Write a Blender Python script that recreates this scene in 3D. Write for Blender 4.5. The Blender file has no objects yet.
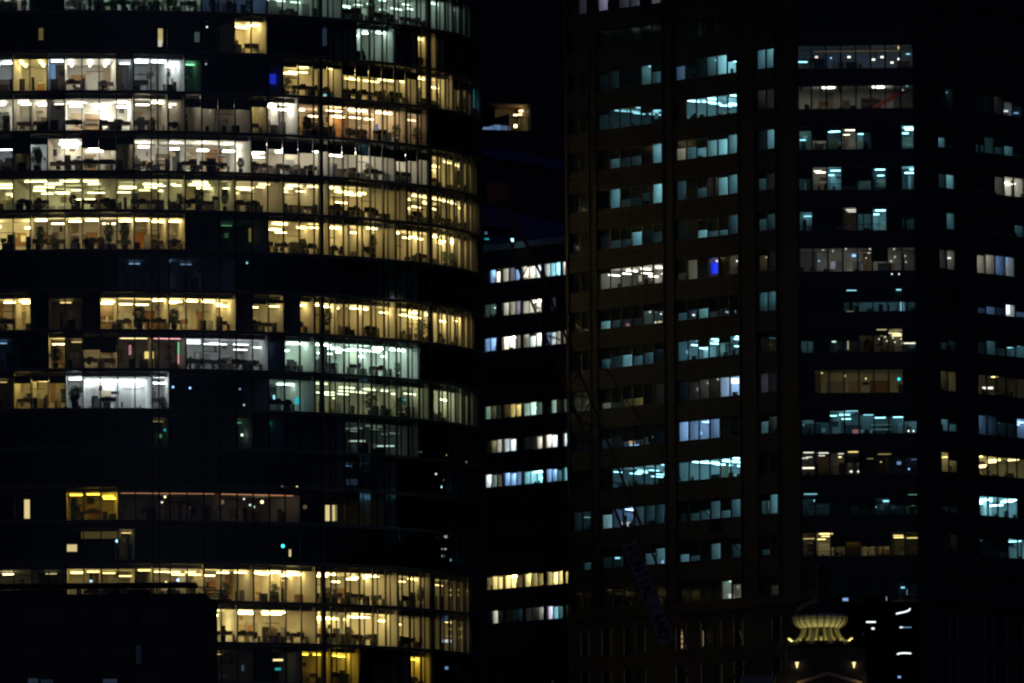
import bpy, math, random
from mathutils import Vector, Matrix
S = bpy.context.scene
COL = S.collection
# ------------------------------------------------------------------ camera, night sky, city glow, exposure
F = 11000.0
PITCH = math.atan(988.5 / F); ROLL = math.radians(-0.42)
cam_d = bpy.data.cameras.new("camera"); cam = bpy.data.objects.new("camera", cam_d); COL.objects.link(cam)
CAMZ = 3.0
RM = Matrix.Rotation(math.pi / 2 + PITCH, 3, 'X') @ Matrix.Rotation(ROLL, 3, 'Z')
cam.matrix_world = Matrix.Translation((0, 0, CAMZ)) @ RM.to_4x4()
cam_d.sensor_width = 36; cam_d.lens = F / 1024 * 36
cam_d.clip_start = 1; cam_d.clip_end = 20000
S.camera = cam
w = bpy.data.worlds.new("World"); S.world = w; w.use_nodes = True
nt = w.node_tree; bg = nt.nodes['Background']
sky = nt.nodes.new('ShaderNodeTexSky'); sky.sky_type = 'NISHITA'; sky.sun_disc = False
sky.sun_elevation = math.radians(24); sky.sun_rotation = math.radians(160)
vm = nt.nodes.new('ShaderNodeVectorMath'); vm.operation = 'MULTIPLY'; vm.inputs[1].default_value = (.30, .42, 1.0)   # night air: only the blue is left
nt.links.new(sky.outputs[0], vm.inputs[0]); nt.links.new(vm.outputs[0], bg.inputs[0]); bg.inputs[1].default_value = 0.0045
sl = bpy.data.lights.new("city_glow", 'SUN'); sl.energy = 0.005; sl.color = (1.0, .78, .64); sl.angle = math.radians(25)
so = bpy.data.objects.new("city_glow", sl); COL.objects.link(so)
so.rotation_euler = (math.radians(66), 0, math.radians(-20))
S.view_settings.view_transform = 'Standard'; S.view_settings.look = 'None'
S.view_settings.exposure = 0.0; S.view_settings.gamma = 1.0
S.render.engine = 'CYCLES'
cy = S.cycles
cy.use_denoising = True
cy.max_bounces = 7; cy.diffuse_bounces = 4; cy.glossy_bounces = 2; cy.transparent_max_bounces = 12
cy.transmission_bounces = 4
cy.pixel_filter_type = 'BLACKMAN_HARRIS'; cy.filter_width = 2.3
cy.sample_clamp_indirect = 4.0
cy.caustics_reflective = False; cy.caustics_refractive = False

# ------------------------------------------------------------------ rays through pixels (to read sizes off the photograph)
def ray(px, py):
    return RM @ Vector(((px - 512) / F, (341.5 - py) / F, -1.0))
def at_depth(px, py, Y):
    d = ray(px, py); t = Y / d.y
    return Vector((d.x * t, Y, CAMZ + d.z * t))

# ------------------------------------------------------------------ materials
MATS = {}
def mat(name, rgb, rough=.7, metal=0.0, var=.18, scale=.6):
    if name in MATS: return MATS[name]
    m = bpy.data.materials.new(name); m.use_nodes = True; n = m.node_tree
    b = n.nodes['Principled BSDF']; b.inputs['Roughness'].default_value = rough; b.inputs['Metallic'].default_value = metal
    tc = n.nodes.new('ShaderNodeTexCoord'); no = n.nodes.new('ShaderNodeTexNoise'); no.inputs['Scale'].default_value = scale
    no.inputs['Detail'].default_value = 3
    mx = n.nodes.new('ShaderNodeMix'); mx.data_type = 'RGBA'
    mx.inputs['A'].default_value = tuple(c * (1 - var) for c in rgb) + (1,)
    mx.inputs['B'].default_value = tuple(min(1, c * (1 + var)) for c in rgb) + (1,)
    n.links.new(tc.outputs['Object'], no.inputs['Vector']); n.links.new(no.outputs['Fac'], mx.inputs['Factor'])
    n.links.new(mx.outputs['Result'], b.inputs['Base Color'])
    MATS[name] = m; return m
def stone(name, rgb):
    if name in MATS: return MATS[name]
    m = mat(name, rgb, .85, 0, .25, .15); n = m.node_tree; b = n.nodes['Principled BSDF']
    mx = [x for x in n.nodes if x.type == 'MIX'][0]
    w_ = n.nodes.new('ShaderNodeTexBrick'); w_.inputs['Scale'].default_value = 1
    w_.offset = 0; w_.inputs['Brick Width'].default_value = 1.45; w_.inputs['Row Height'].default_value = .68
    w_.inputs['Mortar Size'].default_value = .035; w_.inputs['Mortar'].default_value = (.10, .08, .065, 1)
    sp = n.nodes.new('ShaderNodeSeparateXYZ'); cb = n.nodes.new('ShaderNodeCombineXYZ')
    tc = [x for x in n.nodes if x.type == 'TEX_COORD'][0]
    n.links.new(tc.outputs['Object'], sp.inputs[0])
    n.links.new(sp.outputs['X'], cb.inputs['X']); n.links.new(sp.outputs['Z'], cb.inputs['Y'])
    n.links.new(cb.outputs[0], w_.inputs['Vector'])
    n.links.new(mx.outputs['Result'], w_.inputs['Color1']); n.links.new(mx.outputs['Result'], w_.inputs['Color2'])
    n.links.new(w_.outputs['Color'], b.inputs['Base Color'])
    return m
def glass(name, tint, refl):
    if name in MATS: return MATS[name]
    m = bpy.data.materials.new(name); m.use_nodes = True; n = m.node_tree; n.nodes.clear()
    o = n.nodes.new('ShaderNodeOutputMaterial'); mx = n.nodes.new('ShaderNodeMixShader')
    t = n.nodes.new('ShaderNodeBsdfTransparent'); t.inputs[0].default_value = tint + (1,)
    g = n.nodes.new('ShaderNodeBsdfGlossy'); g.inputs['Roughness'].default_value = .06
    g.inputs['Color'].default_value = (.8, .9, 1, 1)
    nz = n.nodes.new('ShaderNodeTexNoise'); nz.inputs['Scale'].default_value = .4
    mr = n.nodes.new('ShaderNodeMapRange'); mr.inputs['To Min'].default_value = refl * .6; mr.inputs['To Max'].default_value = refl * 1.4
    n.links.new(nz.outputs['Fac'], mr.inputs['Value']); n.links.new(mr.outputs[0], mx.inputs[0])
    n.links.new(t.outputs[0], mx.inputs[1]); n.links.new(g.outputs[0], mx.inputs[2]); n.links.new(mx.outputs[0], o.inputs[0])
    MATS[name] = m; return m
TONE = {'y': (1, .73, .26), 'w': (1, .89, .70), 'e': (1, .77, .35), 'g': (1, .90, .40), 'i': (.88, .96, 1), 'm': (.70, 1, .82),
        'c': (.34, .83, .96), 'b': (.32, .56, 1), 'p': (.85, .72, 1), 'a': (1, .66, .33), 'd': (1, .62, .05), 'B': (.02, .05, 1),
        'k': (1, .42, .45), 'h': (.88, 1, .58), 'r': (1, .42, .19), 't': (.05, .75, .85), 'o': (1, .74, .22), 'n': (.3, 1, .5)}
def emit(tone, L):
    L = round(L, 2 if L < 2 else 1)
    k = f"lamp_{tone}_{L}"
    if k in MATS: return MATS[k]
    m = bpy.data.materials.new(k); m.use_nodes = True; n = m.node_tree; n.nodes.clear()
    o = n.nodes.new('ShaderNodeOutputMaterial'); e = n.nodes.new('ShaderNodeEmission')
    e.inputs[0].default_value = TONE[tone] + (1,); e.inputs[1].default_value = L
    n.links.new(e.outputs[0], o.inputs[0]); MATS[k] = m; return m

# ------------------------------------------------------------------ mesh helpers
class MB:
    def __init__(s): s.v = []; s.f = []; s.m = []; s.mats = []
    def mi(s, m):
        if m not in s.mats: s.mats.append(m)
        return s.mats.index(m)
    def poly(s, pts, m):
        i = len(s.v); s.v += [tuple(p) for p in pts]; s.f.append(tuple(range(i, i + len(pts)))); s.m.append(s.mi(m))
    def hexa(s, p, m):           # p: 4 bottom then 4 top
        i = len(s.v); s.v += [tuple(q) for q in p]; k = s.mi(m)
        for f in ((0, 3, 2, 1), (4, 5, 6, 7), (0, 1, 5, 4), (1, 2, 6, 5), (2, 3, 7, 6), (3, 0, 4, 7)):
            s.f.append(tuple(i + a for a in f)); s.m.append(k)
    def box(s, x0, x1, y0, y1, z0, z1, m):
        s.hexa([(x0, y0, z0), (x1, y0, z0), (x1, y1, z0), (x0, y1, z0), (x0, y0, z1), (x1, y0, z1), (x1, y1, z1), (x0, y1, z1)], m)
    def bar(s, a, b, r, m, k=6, r2=None):
        a = Vector(a); b = Vector(b); d = (b - a).normalized(); r2 = r if r2 is None else r2
        u = d.orthogonal().normalized(); v = d.cross(u); i = len(s.v); q = s.mi(m)
        for c, rr in ((a, r), (b, r2)):
            for j in range(k):
                t = 2 * math.pi * j / k; s.v.append(tuple(c + (u * math.cos(t) + v * math.sin(t)) * rr))
        for j in range(k):
            s.f.append((i + j, i + (j + 1) % k, i + k + (j + 1) % k, i + k + j)); s.m.append(q)
        s.f.append(tuple(i + k - 1 - j for j in range(k))); s.m.append(q); s.f.append(tuple(i + k + j for j in range(k))); s.m.append(q)
    def lathe(s, c, prof, m, k=28, flute=0.0, nfl=0):
        i = len(s.v); q = s.mi(m)
        for r, z in prof:
            for j in range(k):
                t = 2 * math.pi * j / k
                rr = r * (1 + (flute * math.cos(nfl * t) if nfl else 0))
                s.v.append((c[0] + rr * math.cos(t), c[1] + rr * math.sin(t), c[2] + z))
        for a in range(len(prof) - 1):
            for j in range(k):
                s.f.append((i + a * k + j, i + a * k + (j + 1) % k, i + (a + 1) * k + (j + 1) % k, i + (a + 1) * k + j)); s.m.append(q)
        s.f.append(tuple(i + k - 1 - j for j in range(k))); s.m.append(q)
        e = i + (len(prof) - 1) * k; s.f.append(tuple(e + j for j in range(k))); s.m.append(q)
    def build(s, name, parent=None, label=None):
        me = bpy.data.meshes.new(name); me.from_pydata(s.v, [], s.f); 
        for m in s.mats: me.materials.append(m)
        me.polygons.foreach_set('material_index', s.m); me.update()
        o = bpy.data.objects.new(name, me); COL.objects.link(o); o.parent = parent
        if label: o['label'] = label
        return o
def thing(name, label, cat, loc=(0, 0, 0), group=None):
    o = bpy.data.objects.new(name, None); COL.objects.link(o); o.location = loc; o['label'] = label; o['category'] = cat
    o.empty_display_size = .5
    if group: o['group'] = group
    return o
def kids(o): return [c for c in ALLKIDS.get(o.name, [])]
def copy_tree(proto, loc, rz, label, group=None, sc=1.0):
    r = proto[0].copy(); COL.objects.link(r); r.location = loc; r.rotation_euler = (0, 0, rz); r.scale = (sc,) * 3
    r['label'] = label
    if group: r['group'] = group
    for ch in proto[1]:
        c = ch.copy(); COL.objects.link(c); c.parent = r
    return r

wallm = [mat('wall_cream', (.72, .68, .60), scale=.3), mat('wall_white', (.80, .80, .78), scale=.3), mat('wall_grey', (.45, .45, .46)), mat('wall_tan', (.55, .45, .32))]
bulkm = mat('bulkhead_paint', (.22, .22, .21)); ceilm = mat('ceiling_tile', (.78, .78, .76), var=.08, scale=1.5); carpet = mat('carpet', (.16, .16, .17), .95)
woodm = mat('wood_panel', (.36, .20, .09), .5, 0, .3, 2); darkm = mat('dark_laminate', (.03, .03, .035), .5)
whitem = mat('white_board', (.85, .86, .88), .4); shelfm = mat('shelf', (.22, .17, .12)); greenm = mat('leaf', (.05, .10, .03), .6, 0, .4, 3)
potm = mat('pot', (.12, .10, .09)); trunkm = mat('bark', (.08, .05, .03)); screenm = mat('screen_case', (.02, .02, .022), .4)
fabricm = mat('chair_fabric', (.025, .025, .03), .9); metalm = mat('grey_metal', (.22, .23, .24), .45, .6)
mullm = mat('mullion_metal', (.06, .065, .07), .5, .3); slabm = mat('spandrel_panel', (.022, .024, .028), .5, 0, .3, .3)
ledgem = mat('ledge_metal', (.40, .40, .38), .5, .2); corem = mat('core_concrete', (.03, .03, .032), .9)
blindm = mat('blind_fabric', (.05, .05, .048), .9); orangem = mat('orange_panel', (.70, .30, .05)); redm = mat('red_panel', (.16, .02, .015))
glassA = glass('tower_glass', (.86, .90, .88), .05); glassC = glass('tinted_glass', (.80, .88, .90), .018)
stoneC = stone('brown_granite', (.040, .036, .040)); stoneB = stone('red_granite', (.13, .095, .08))
bayblack = mat('black_glass_panel', (.008, .009, .012), .2)

# ------------------------------------------------------------------ a lit room behind a window
def room(P, u0, u1, z0, z1, depth, tone, level, parent, seed, style='open', nu=None, hb=None, d0=.12, wood=0.0, dark=False, sill=0.0, pocket=0.0, perp=False):
    """shell + fittings as one part 'room'; each lamp is a sub-part.  P(u, d, z) maps along / into / up."""
    rnd = random.Random(seed)
    L = u1 - u0; nu = nu or max(1, round(L / 1.74)); e = .05
    us = [u0 + e + (L - 2 * e) * i / nu for i in range(nu + 1)]
    wm = wallm[0] if style in ('cell', 'open') else wallm[1]
    if tone in 'cbim': wm = wallm[1]
    if style == 'dim': wm = wallm[2]
    if style == 'pane': wm = rnd.choice([wallm[1], wallm[2], wallm[2], mat('wall_slate', (.20, .21, .22)), mat('wall_slate', (.20, .21, .22))]) if level < 16 else wallm[1]
    if dark: wm = mat('wall_slate', (.20, .21, .22))
    if wood > .8: wm = mat('timber_wall', (.50, .28, .12), .5, 0, .3, 2)
    mb = MB(); a, b = z0 + .03, z1 - .03
    for i in range(nu):
        p, q = us[i], us[i + 1]
        mb.poly([P(p, depth, a), P(q, depth, a), P(q, depth, b), P(p, depth, b)], wm)
        mb.poly([P(p, d0, a), P(q, d0, a), P(q, depth, a), P(p, depth, a)], carpet)
        if pocket:
            mb.poly([P(p, .8, b), P(p, depth, b), P(q, depth, b), P(q, .8, b)], ceilm)
            mb.poly([P(p, .8, b), P(q, .8, b), P(q, .8, b + pocket), P(p, .8, b + pocket)], bulkm)
            mb.poly([P(p, d0, b + pocket), P(q, d0, b + pocket), P(q, .8, b + pocket), P(p, .8, b + pocket)], bulkm)
        else: mb.poly([P(p, d0, b), P(p, depth, b), P(q, depth, b), P(q, d0, b)], ceilm)
    for u in (us[0], us[-1]):
        mb.poly([P(u, d0, a), P(u, depth, a), P(u, depth, b), P(u, d0, b)], wm)
        if pocket: mb.poly([P(u, d0, b), P(u, .8, b), P(u, .8, b + pocket), P(u, d0, b + pocket)], wm)
    def bx(ua, ub, da, db, za, zb, m):
        ua = max(ua, us[0] + .02); ub = min(ub, us[-1] - .02)
        if ub - ua < .05: return
        mb.hexa([P(ua, da, za), P(ub, da, za), P(ub, db, za), P(ua, db, za), P(ua, da, zb), P(ub, da, zb), P(ub, db, zb), P(ua, db, zb)], m)
    H = b - a
    # things fixed to the back wall: doors, boards, panelling, shelving
    u = us[0] + rnd.uniform(.1, .6)
    while u < us[-1] - .6:
        wd = rnd.uniform(.7, 2.2); r = rnd.random(); g = rnd.uniform(.2, 1.2)
        ms = [woodm, shelfm, darkm, whitem, wallm[3], wallm[2], wallm[1], orangem]
        m = rnd.choices(ms, [1.2 + 3 * wood, 1, .8, 1.2, 1.2, 1.2, 1, .12])[0]
        top = a + H * rnd.choice([.62, .68, .75, .95]); bot = a + rnd.choice([0, 0, .8, 1.0])
        bx(u, u + wd, depth - .12, depth - .02, bot + .01, top, m)
        if m is shelfm:
            for k in range(4): bx(u + .05, u + wd - .05, depth - .35, depth - .13, a + .3 + k * .5, a + .34 + k * .5 + .2 * rnd.random(), rnd.choice([whitem, darkm, woodm]))
        u += wd + g
    if sill or style == 'pane':      # things standing near the glass
        for k in range(max(1, int(L / .9))):
            if rnd.random() < .6:
                uu = rnd.uniform(us[0], us[-1] - .2); ww = rnd.uniform(.15, .7); dd = d0 + rnd.uniform(.3, 1.2)
                bx(uu, uu + ww, dd, dd + .2, a + .01, a + (sill or .35) + rnd.uniform(.15, .75), rnd.choice([darkm, darkm, shelfm, potm, wallm[2]]))
        for k in range(int(L / 1.0)):
            uu = rnd.uniform(us[0], us[-1] - .2); dd = depth - rnd.uniform(.16, .6)
            zz = a + rnd.uniform(.3, H * .8); bx(uu, uu + rnd.uniform(.15, .8), dd, dd + .03, zz, zz + rnd.uniform(.1, .6), rnd.choice([darkm, whitem, wallm[1], screenm, wallm[2], woodm, shelfm]))
    # inner partitions, columns and glazed room fronts in deep plans
    if pocket:
        for k in range(int(L / .8)):
            uu = rnd.uniform(us[0], us[-1] - .3); dd = depth - rnd.uniform(.16, .8); zz = a + rnd.uniform(.2, H * .85)
            bx(uu, uu + rnd.uniform(.15, .9), dd, dd + .04, zz, min(b - .02, zz + rnd.uniform(.08, .7)), rnd.choice([darkm, whitem, wallm[1], screenm, wallm[2], woodm, shelfm, wallm[3]]))
        for k in range(int(L / 1.5)):
            uu = rnd.uniform(us[0], us[-1] - .3); dd = rnd.uniform(1.6, min(depth - .8, 4)); hh = rnd.choice([.8, 1.1, 1.2, 1.35, 1.5, 1.7])
            bx(uu, uu + rnd.uniform(.12, .9), dd, dd + .25, a + .01, a + hh, rnd.choice([darkm, fabricm, shelfm, darkm, wallm[2]]))
        for k in range(int(L / 5)):      # a glazed partition with slim posts
            uu = rnd.uniform(us[0], us[-1] - 2); dd = rnd.uniform(2.2, min(depth - .7, 5))
            for j in range(5): bx(uu + j * .45, uu + j * .45 + .05, dd, dd + .05, a + .01, b - .01, rnd.choice([darkm, whitem]))
            bx(uu, uu + 1.85, dd + .051, dd + .1, a + 2.1, a + 2.17, darkm)
    if style == 'open' and depth > 7:
        for k in range(int(L / 3.0) + 1):
            uu = rnd.uniform(us[0] + .3, us[-1] - .3); dd = rnd.uniform(3, depth - 1); hh = rnd.choice([1.3, 1.5, H - .02, 2.1])
            ln = rnd.uniform(.4, 2.2)
            bx(uu, uu + ln, dd, dd + .1, a + .01, a + hh, rnd.choice([wallm[0], wallm[1], wallm[2], wallm[3], shelfm, darkm]))
        for k in range(int(L / 1.6)):
            uu = rnd.uniform(us[0], us[-1]); dd = rnd.uniform(1.6, 5)
            hh = rnd.uniform(.75, 1.35); bx(uu, uu + rnd.uniform(.4, 1.3), dd, dd + rnd.uniform(.06, .5), a + .01, a + hh, rnd.choice([darkm, darkm, shelfm, wallm[2], potm]))
    if style in ('cell', 'meet') and L > 3:
        k = us[0] + 1.74 * rnd.choice([1, 2])
        while k < us[-1] - 1.0:
            if rnd.random() < .55: bx(k - .04, k + .04, 1.2, depth - .01, a + .01, b - .01, wm)
            k += 1.74 * rnd.choice([1, 2])
        for k in range(int(L / 2.2)):
            uu = rnd.uniform(us[0], us[-1]); dd = rnd.uniform(1.2, 2.6)
            bx(uu, uu + rnd.uniform(.3, 1.1), dd, dd + .4, a + .01, a + rnd.uniform(.7, 1.2), rnd.choice([darkm, darkm, shelfm, woodm]))
    if style == 'pane':
        for k in range(max(1, int(L / 1.1))):
            if rnd.random() < .75:
                uu = rnd.uniform(us[0] - .1, us[-1] - .2); dd = rnd.uniform(.9, depth - .5); hh = rnd.choice([1.2, 1.6, 2.0, H - .03, H - .03])
                bx(uu, uu + rnd.uniform(.10, .55), dd, dd + .1, a + .01, a + hh, rnd.choice([darkm, darkm, wallm[2], shelfm, wallm[3]]))
        zz = a + rnd.uniform(.9, 1.9); bx(us[0] + .05, us[-1] - .05, depth - .5, depth - .45, zz, zz + .06, darkm)
    o = mb.build('room', parent)
    # lamps
    em = emit(tone, level)
    def strip(ua, ub, da, db, z, h=.07, e_=em):
        s_ = MB()
        if perp and ub - ua > .4:            # fittings run into the building
            ln = min(1.5, ub - ua + .3); da = max(d0 + .15, da - .3); db = min(depth - .1, da + ln); ua = (ua + ub) / 2 - .08; ub = ua + .16
        ua = max(ua, us[0] + .08); ub = min(ub, us[-1] - .08)
        if ub - ua < .1: return
        n = max(1, int((ub - ua) / 2.5 + .5))
        for k in range(n):
            p = ua + (ub - ua) * k / n; q = ua + (ub - ua) * (k + 1) / n
            s_.hexa([P(p, da, z), P(q, da, z), P(q, db, z), P(p, db, z), P(p, da, z + h), P(q, da, z + h), P(q, db, z + h), P(p, db, z + h)], e_)
        s_.build('ceiling_light', o)
    if style == 'open':
        rows = [1.6, 4.2, 7.2, 10.5, 13.5] if not dark else [1.2, 2.8, 4.4, 6.2, 8.2, 10.2]
        for j, d in enumerate(rows):
            if d > depth - .6: break
            u = us[0] + rnd.uniform(0, 1.5)
            while u < us[-1] - .5:
                ln = rnd.uniform(1.2, 2.8) if not dark else rnd.uniform(.9, 1.4)
                if rnd.random() < .9: strip(u, u + ln, d, d + .16, b - (.12 if rnd.random() < .6 else rnd.uniform(.3, .8)) - .07)
                u += ln + (rnd.uniform(.4, 1.7) if not dark else rnd.uniform(1.0, 2.6))
    elif style == 'rad':            # fittings running into the building
        u = us[0] + .5
        while u < us[-1] - .2:
            for d in (1.2, 4.0, 6.8):
                if d + 1.8 < depth: strip(u, u + .16, d, d + 1.8, b - .2)
            u += rnd.uniform(1.6, 2.1)
    elif style == 'big':            # bright luminous pendants
        u = us[0] + rnd.uniform(.4, 1.2)
        while u < us[-1] - .6:
            d = rnd.uniform(1.5, depth - 1.2); strip(u, u + rnd.uniform(.8, 1.4), d, d + .5, b - rnd.uniform(.25, .9), .1); u += rnd.uniform(2.2, 4.2)
    elif style == 'dim':
        strip(us[0] + L * .3, us[0] + L * .3 + 1.2, depth * .5, depth * .5 + .15, b - .3)
    elif style == 'spots':
        for k in range(int(L / 1.5)):
            uu = rnd.uniform(us[0] + .2, us[-1] - .3); d = rnd.uniform(1, depth - 1)
            strip(uu, uu + .09, d, d + .09, b - rnd.uniform(.15, .9), .09)
        strip(us[0] + .3, us[-1] - .3, .95 if pocket else d0 + .5, (.95 if pocket else d0 + .5) + .08, b - .06, .04, emit(tone, level * (.1 if pocket else .8)))  # long wash strip added to brighten the walls of spotlit rooms
    elif style == 'cove':
        strip(us[0] + .2, us[-1] - .2, depth - .9, depth - .5, b - .16)
        for k in range(int(L / 1.74)): strip(us[0] + .7 + k * 1.74, us[0] + 1.05 + k * 1.74, 2.0, 2.2, b - .75)
    else:                            # cell / meet / pane
        u = us[0] + min(.3, L * .2)
        while u < us[-1] - .3:
            ln = min(1.3, us[-1] - .1 - u); d = rnd.uniform(.8, max(.9, depth * .5))
            strip(u, u + ln, d, d + .16, b - (rnd.choice([.25, .35, .5, .7]) if style == 'pane' else rnd.choice([.2, .25, .3, .6])))
            if style == 'cell' and depth > 5 and rnd.random() < .6: strip(u, u + ln, d + 2.4, d + 2.56, b - .2)
            if style == 'pane':
                for q in range(rnd.choice([1, 1, 2, 2])):
                    d2 = d + 1.3 * (q + 1)
                    if d2 < depth - .4: u2 = u + rnd.uniform(-.4, .5); strip(u2, u2 + rnd.uniform(.5, 1.0), d2, d2 + .14, b - rnd.choice([.22, .4, .6, .8]), .05)
            u += 1.742 * (1 if pocket else rnd.choice([1, 1, 2]))
    return o

# ------------------------------------------------------------------ ground and river
g = MB(); gm = mat('asphalt_ground', (.05, .05, .05), .9, 0, .3, .02)
g.poly([(-3000, 400, 0), (3000, 400, 0), (3000, 6000, 0), (-3000, 6000, 0)], gm)
o = g.build('ground'); o['kind'] = 'structure'
g = MB(); wm_ = mat('river_water', (.01, .02, .025), .12, 0, .3, .05)
g.poly([(-3000, -400, -1.5), (3000, -400, -1.5), (3000, 400, -1.5), (-3000, 400, -1.5)], wm_)
g.poly([(-3000, 400, -1.5), (3000, 400, -1.5), (3000, 400, 0), (-3000, 400, 0)], gm)
o = g.build('river_water'); o['kind'] = 'structure'

# ------------------------------------------------------------------ TOWER A : curved glass tower
EA, EB = 42.2, 34.0
YC = 1134.0
XC = at_depth(61, 300, 1100).x
tab = []; NT = 4000; s_ = 0; prev = None
for i in range(NT + 1):
    th = math.pi * 1.15 - (math.pi * 1.30) * i / NT          # left to right, front half
    x = XC + EA * math.cos(th); y = YC - EB * math.sin(th)
    if prev: s_ += math.hypot(x - prev[0], y - prev[1])
    nx, ny = math.cos(th) / EA, -math.sin(th) / EB; l = math.hypot(nx, ny)
    tab.append((s_, x, y, nx / l, ny / l)); prev = (x, y)
STOT = s_
def A_at(u):
    lo, hi = 0, NT
    while hi - lo > 1:
        m = (lo + hi) // 2
        if tab[m][0] <= u: lo = m
        else: hi = m
    a, b = tab[lo], tab[hi]; t = (u - a[0]) / (b[0] - a[0])
    return [a[k] + (b[k] - a[k]) * t for k in range(5)]
def PA(u, d, z):
    _, x, y, nx, ny = A_at(u); return (x - nx * d, y - ny * d, z)
def A_hit(px, py):
    d = ray(px, py); a = (d.x / EA) ** 2 + (d.y / EB) ** 2; b = -2 * (d.x * XC / EA ** 2 + d.y * YC / EB ** 2)
    c = (XC / EA) ** 2 + (YC / EB) ** 2 - 1; D = b * b - 4 * a * c
    if D < 0: return None
    t = (-b - math.sqrt(D)) / (2 * a); x, y, z = d.x * t, d.y * t, CAMZ + d.z * t
    th = math.acos(max(-1, min(1, (x - XC) / EA)))
    u = (math.pi * 1.15 - th) / (math.pi * 1.30) * NT; i = min(NT - 1, int(u))
    return tab[i][0] + (tab[i + 1][0] - tab[i][0]) * (u - i), z
PITCHM = 1.742
U0 = A_hit(47.2, 90)[0]                    # a mullion here
def bay_at(px, py):
    h = A_hit(px, py); return (h[0] - U0) / PITCHM
def ub(i): return U0 + i * PITCHM
B0 = math.ceil((4 - U0) / PITCHM); B1 = math.floor((STOT - 4 - U0) / PITCHM)
YB = [10, 50, 90, 130, 170, 209, 249, 289, 329, 368, 408, 447, 484, 520, 560, 600, 641, 681]
ZF = [A_hit(100, y)[1] for y in YB]
tower = thing('office_tower', 'curved glass office tower with warm lit storeys behind vertical mullions', 'office tower', (XC, YC, 0))
# parts are modelled in world space: undo the parent's shift
tower.location = (0, 0, 0)
SL = .78; LIP = .34
def slab_part(zt, thick=SL, name='floor_slab'):
    mb = MB(); n = B1 - B0; st = 1
    for k in range(B0, B1, st):
        p, q = ub(k), ub(k + st)
        mb.hexa([PA(p, -.10, zt - LIP), PA(q, -.10, zt - LIP), PA(q, .85, zt - LIP), PA(p, .85, zt - LIP),
                 PA(p, -.10, zt), PA(q, -.10, zt), PA(q, .85, zt), PA(p, .85, zt)], slabm)
        mb.hexa([PA(p, .853, zt - thick), PA(q, .853, zt - thick), PA(q, 17.5, zt - thick), PA(p, 17.5, zt - thick),
                 PA(p, .853, zt), PA(q, .853, zt), PA(q, 17.5, zt), PA(p, 17.5, zt)], slabm)
        for zz, pr in ((zt - .10, .34), (zt - LIP + .04, .24)):
            mb.hexa([PA(p, -pr, zz), PA(q, -pr, zz), PA(q, -.103, zz), PA(p, -.103, zz), PA(p, -pr, zz + .07), PA(q, -pr, zz + .07), PA(q, -.103, zz + .07), PA(p, -.103, zz + .07)], ledgem)
    return mb.build(name, tower)
mb = MB()                                   # the core behind the offices
for k in range(B0, B1):
    p, q = ub(k), ub(k + 1)
    mb.poly([PA(p, 17.6, 0), PA(q, 17.6, 0), PA(q, 17.6, ZF[0] + 20), PA(p, 17.6, ZF[0] + 20)], corem)
for u in (ub(B0), ub(B1)):
    mb.poly([PA(u, 0, 0), PA(u, 17.6, 0), PA(u, 17.6, ZF[0] + 20), PA(u, 0, ZF[0] + 20)], corem)
mb.build('core', tower)
HT = 3.94
colxs = [round(bay_at(x, 200) * 2) / 2 for x in (-20, 155, 321)]
zs_all = list(ZF)
z = ZF[0]
for k in range(4): z += HT; zs_all.append(z)
z = ZF[-1]; low = []
while z > 6: z -= HT; zs_all.append(z); low.append(z)
for z in zs_all: slab_part(z)
# heavier uprights that run through every storey
for x, hw in ((-17, .05), (158, .05), (321, .20), (429, .12)):
    u = A_hit(x, 200)[0]; m_ = MB()
    m_.hexa([PA(u - hw, -.16, 0), PA(u + hw, -.16, 0), PA(u + hw, .25, 0), PA(u - hw, .25, 0), PA(u - hw, -.16, ZF[0] + 16), PA(u + hw, -.16, ZF[0] + 16), PA(u + hw, .25, ZF[0] + 16), PA(u - hw, .25, ZF[0] + 16)], mullm)
    m_.build('column', tower)

def window_A(k0, k1, z0, z1, last=False, name='window', transom=True):
    gm_ = MB()
    for k in range(k0, k1):
        gm_.poly([PA(ub(k), 0, z0), PA(ub(k + 1), 0, z0), PA(ub(k + 1), 0, z1), PA(ub(k), 0, z1)], glassA)
    g_ = gm_.build(name, tower); fr = MB()
    for k in range(k0, k1 + 1):
        u = ub(k); fin = .17 if u > FINU else .12
        ww = .04 if u > FINU else .05
        fr.hexa([PA(u - ww, -fin, z0), PA(u + ww, -fin, z0), PA(u + ww, .10, z0), PA(u - ww, .10, z0), PA(u - ww, -fin, z1), PA(u + ww, -fin, z1), PA(u + ww, .10, z1), PA(u - ww, .10, z1)], mullm)
        if u > FINU and k < k1:
            v = u + .62
            fr.hexa([PA(v - .02, -.13, z0), PA(v + .02, -.13, z0), PA(v + .02, .05, z0), PA(v - .02, .05, z0), PA(v - .02, -.13, z1), PA(v + .02, -.13, z1), PA(v + .02, .05, z1), PA(v - .02, .05, z1)], mullm)
    if transom:
        for k in range(k0, k1):
            zz = z1 - (SL - LIP) - .03
            fr.hexa([PA(ub(k) + .05, -.03, zz), PA(ub(k + 1) - .05, -.03, zz), PA(ub(k + 1) - .05, .04, zz), PA(ub(k) + .05, .04, zz),
                     PA(ub(k) + .05, -.03, zz + .045), PA(ub(k + 1) - .05, -.03, zz + .045), PA(ub(k + 1) - .05, .04, zz + .045), PA(ub(k) + .05, .04, zz + .045)], mullm)
    fr.build('frame', g_)
    return g_
FINU = A_hit(323, 200)[0]

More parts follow.
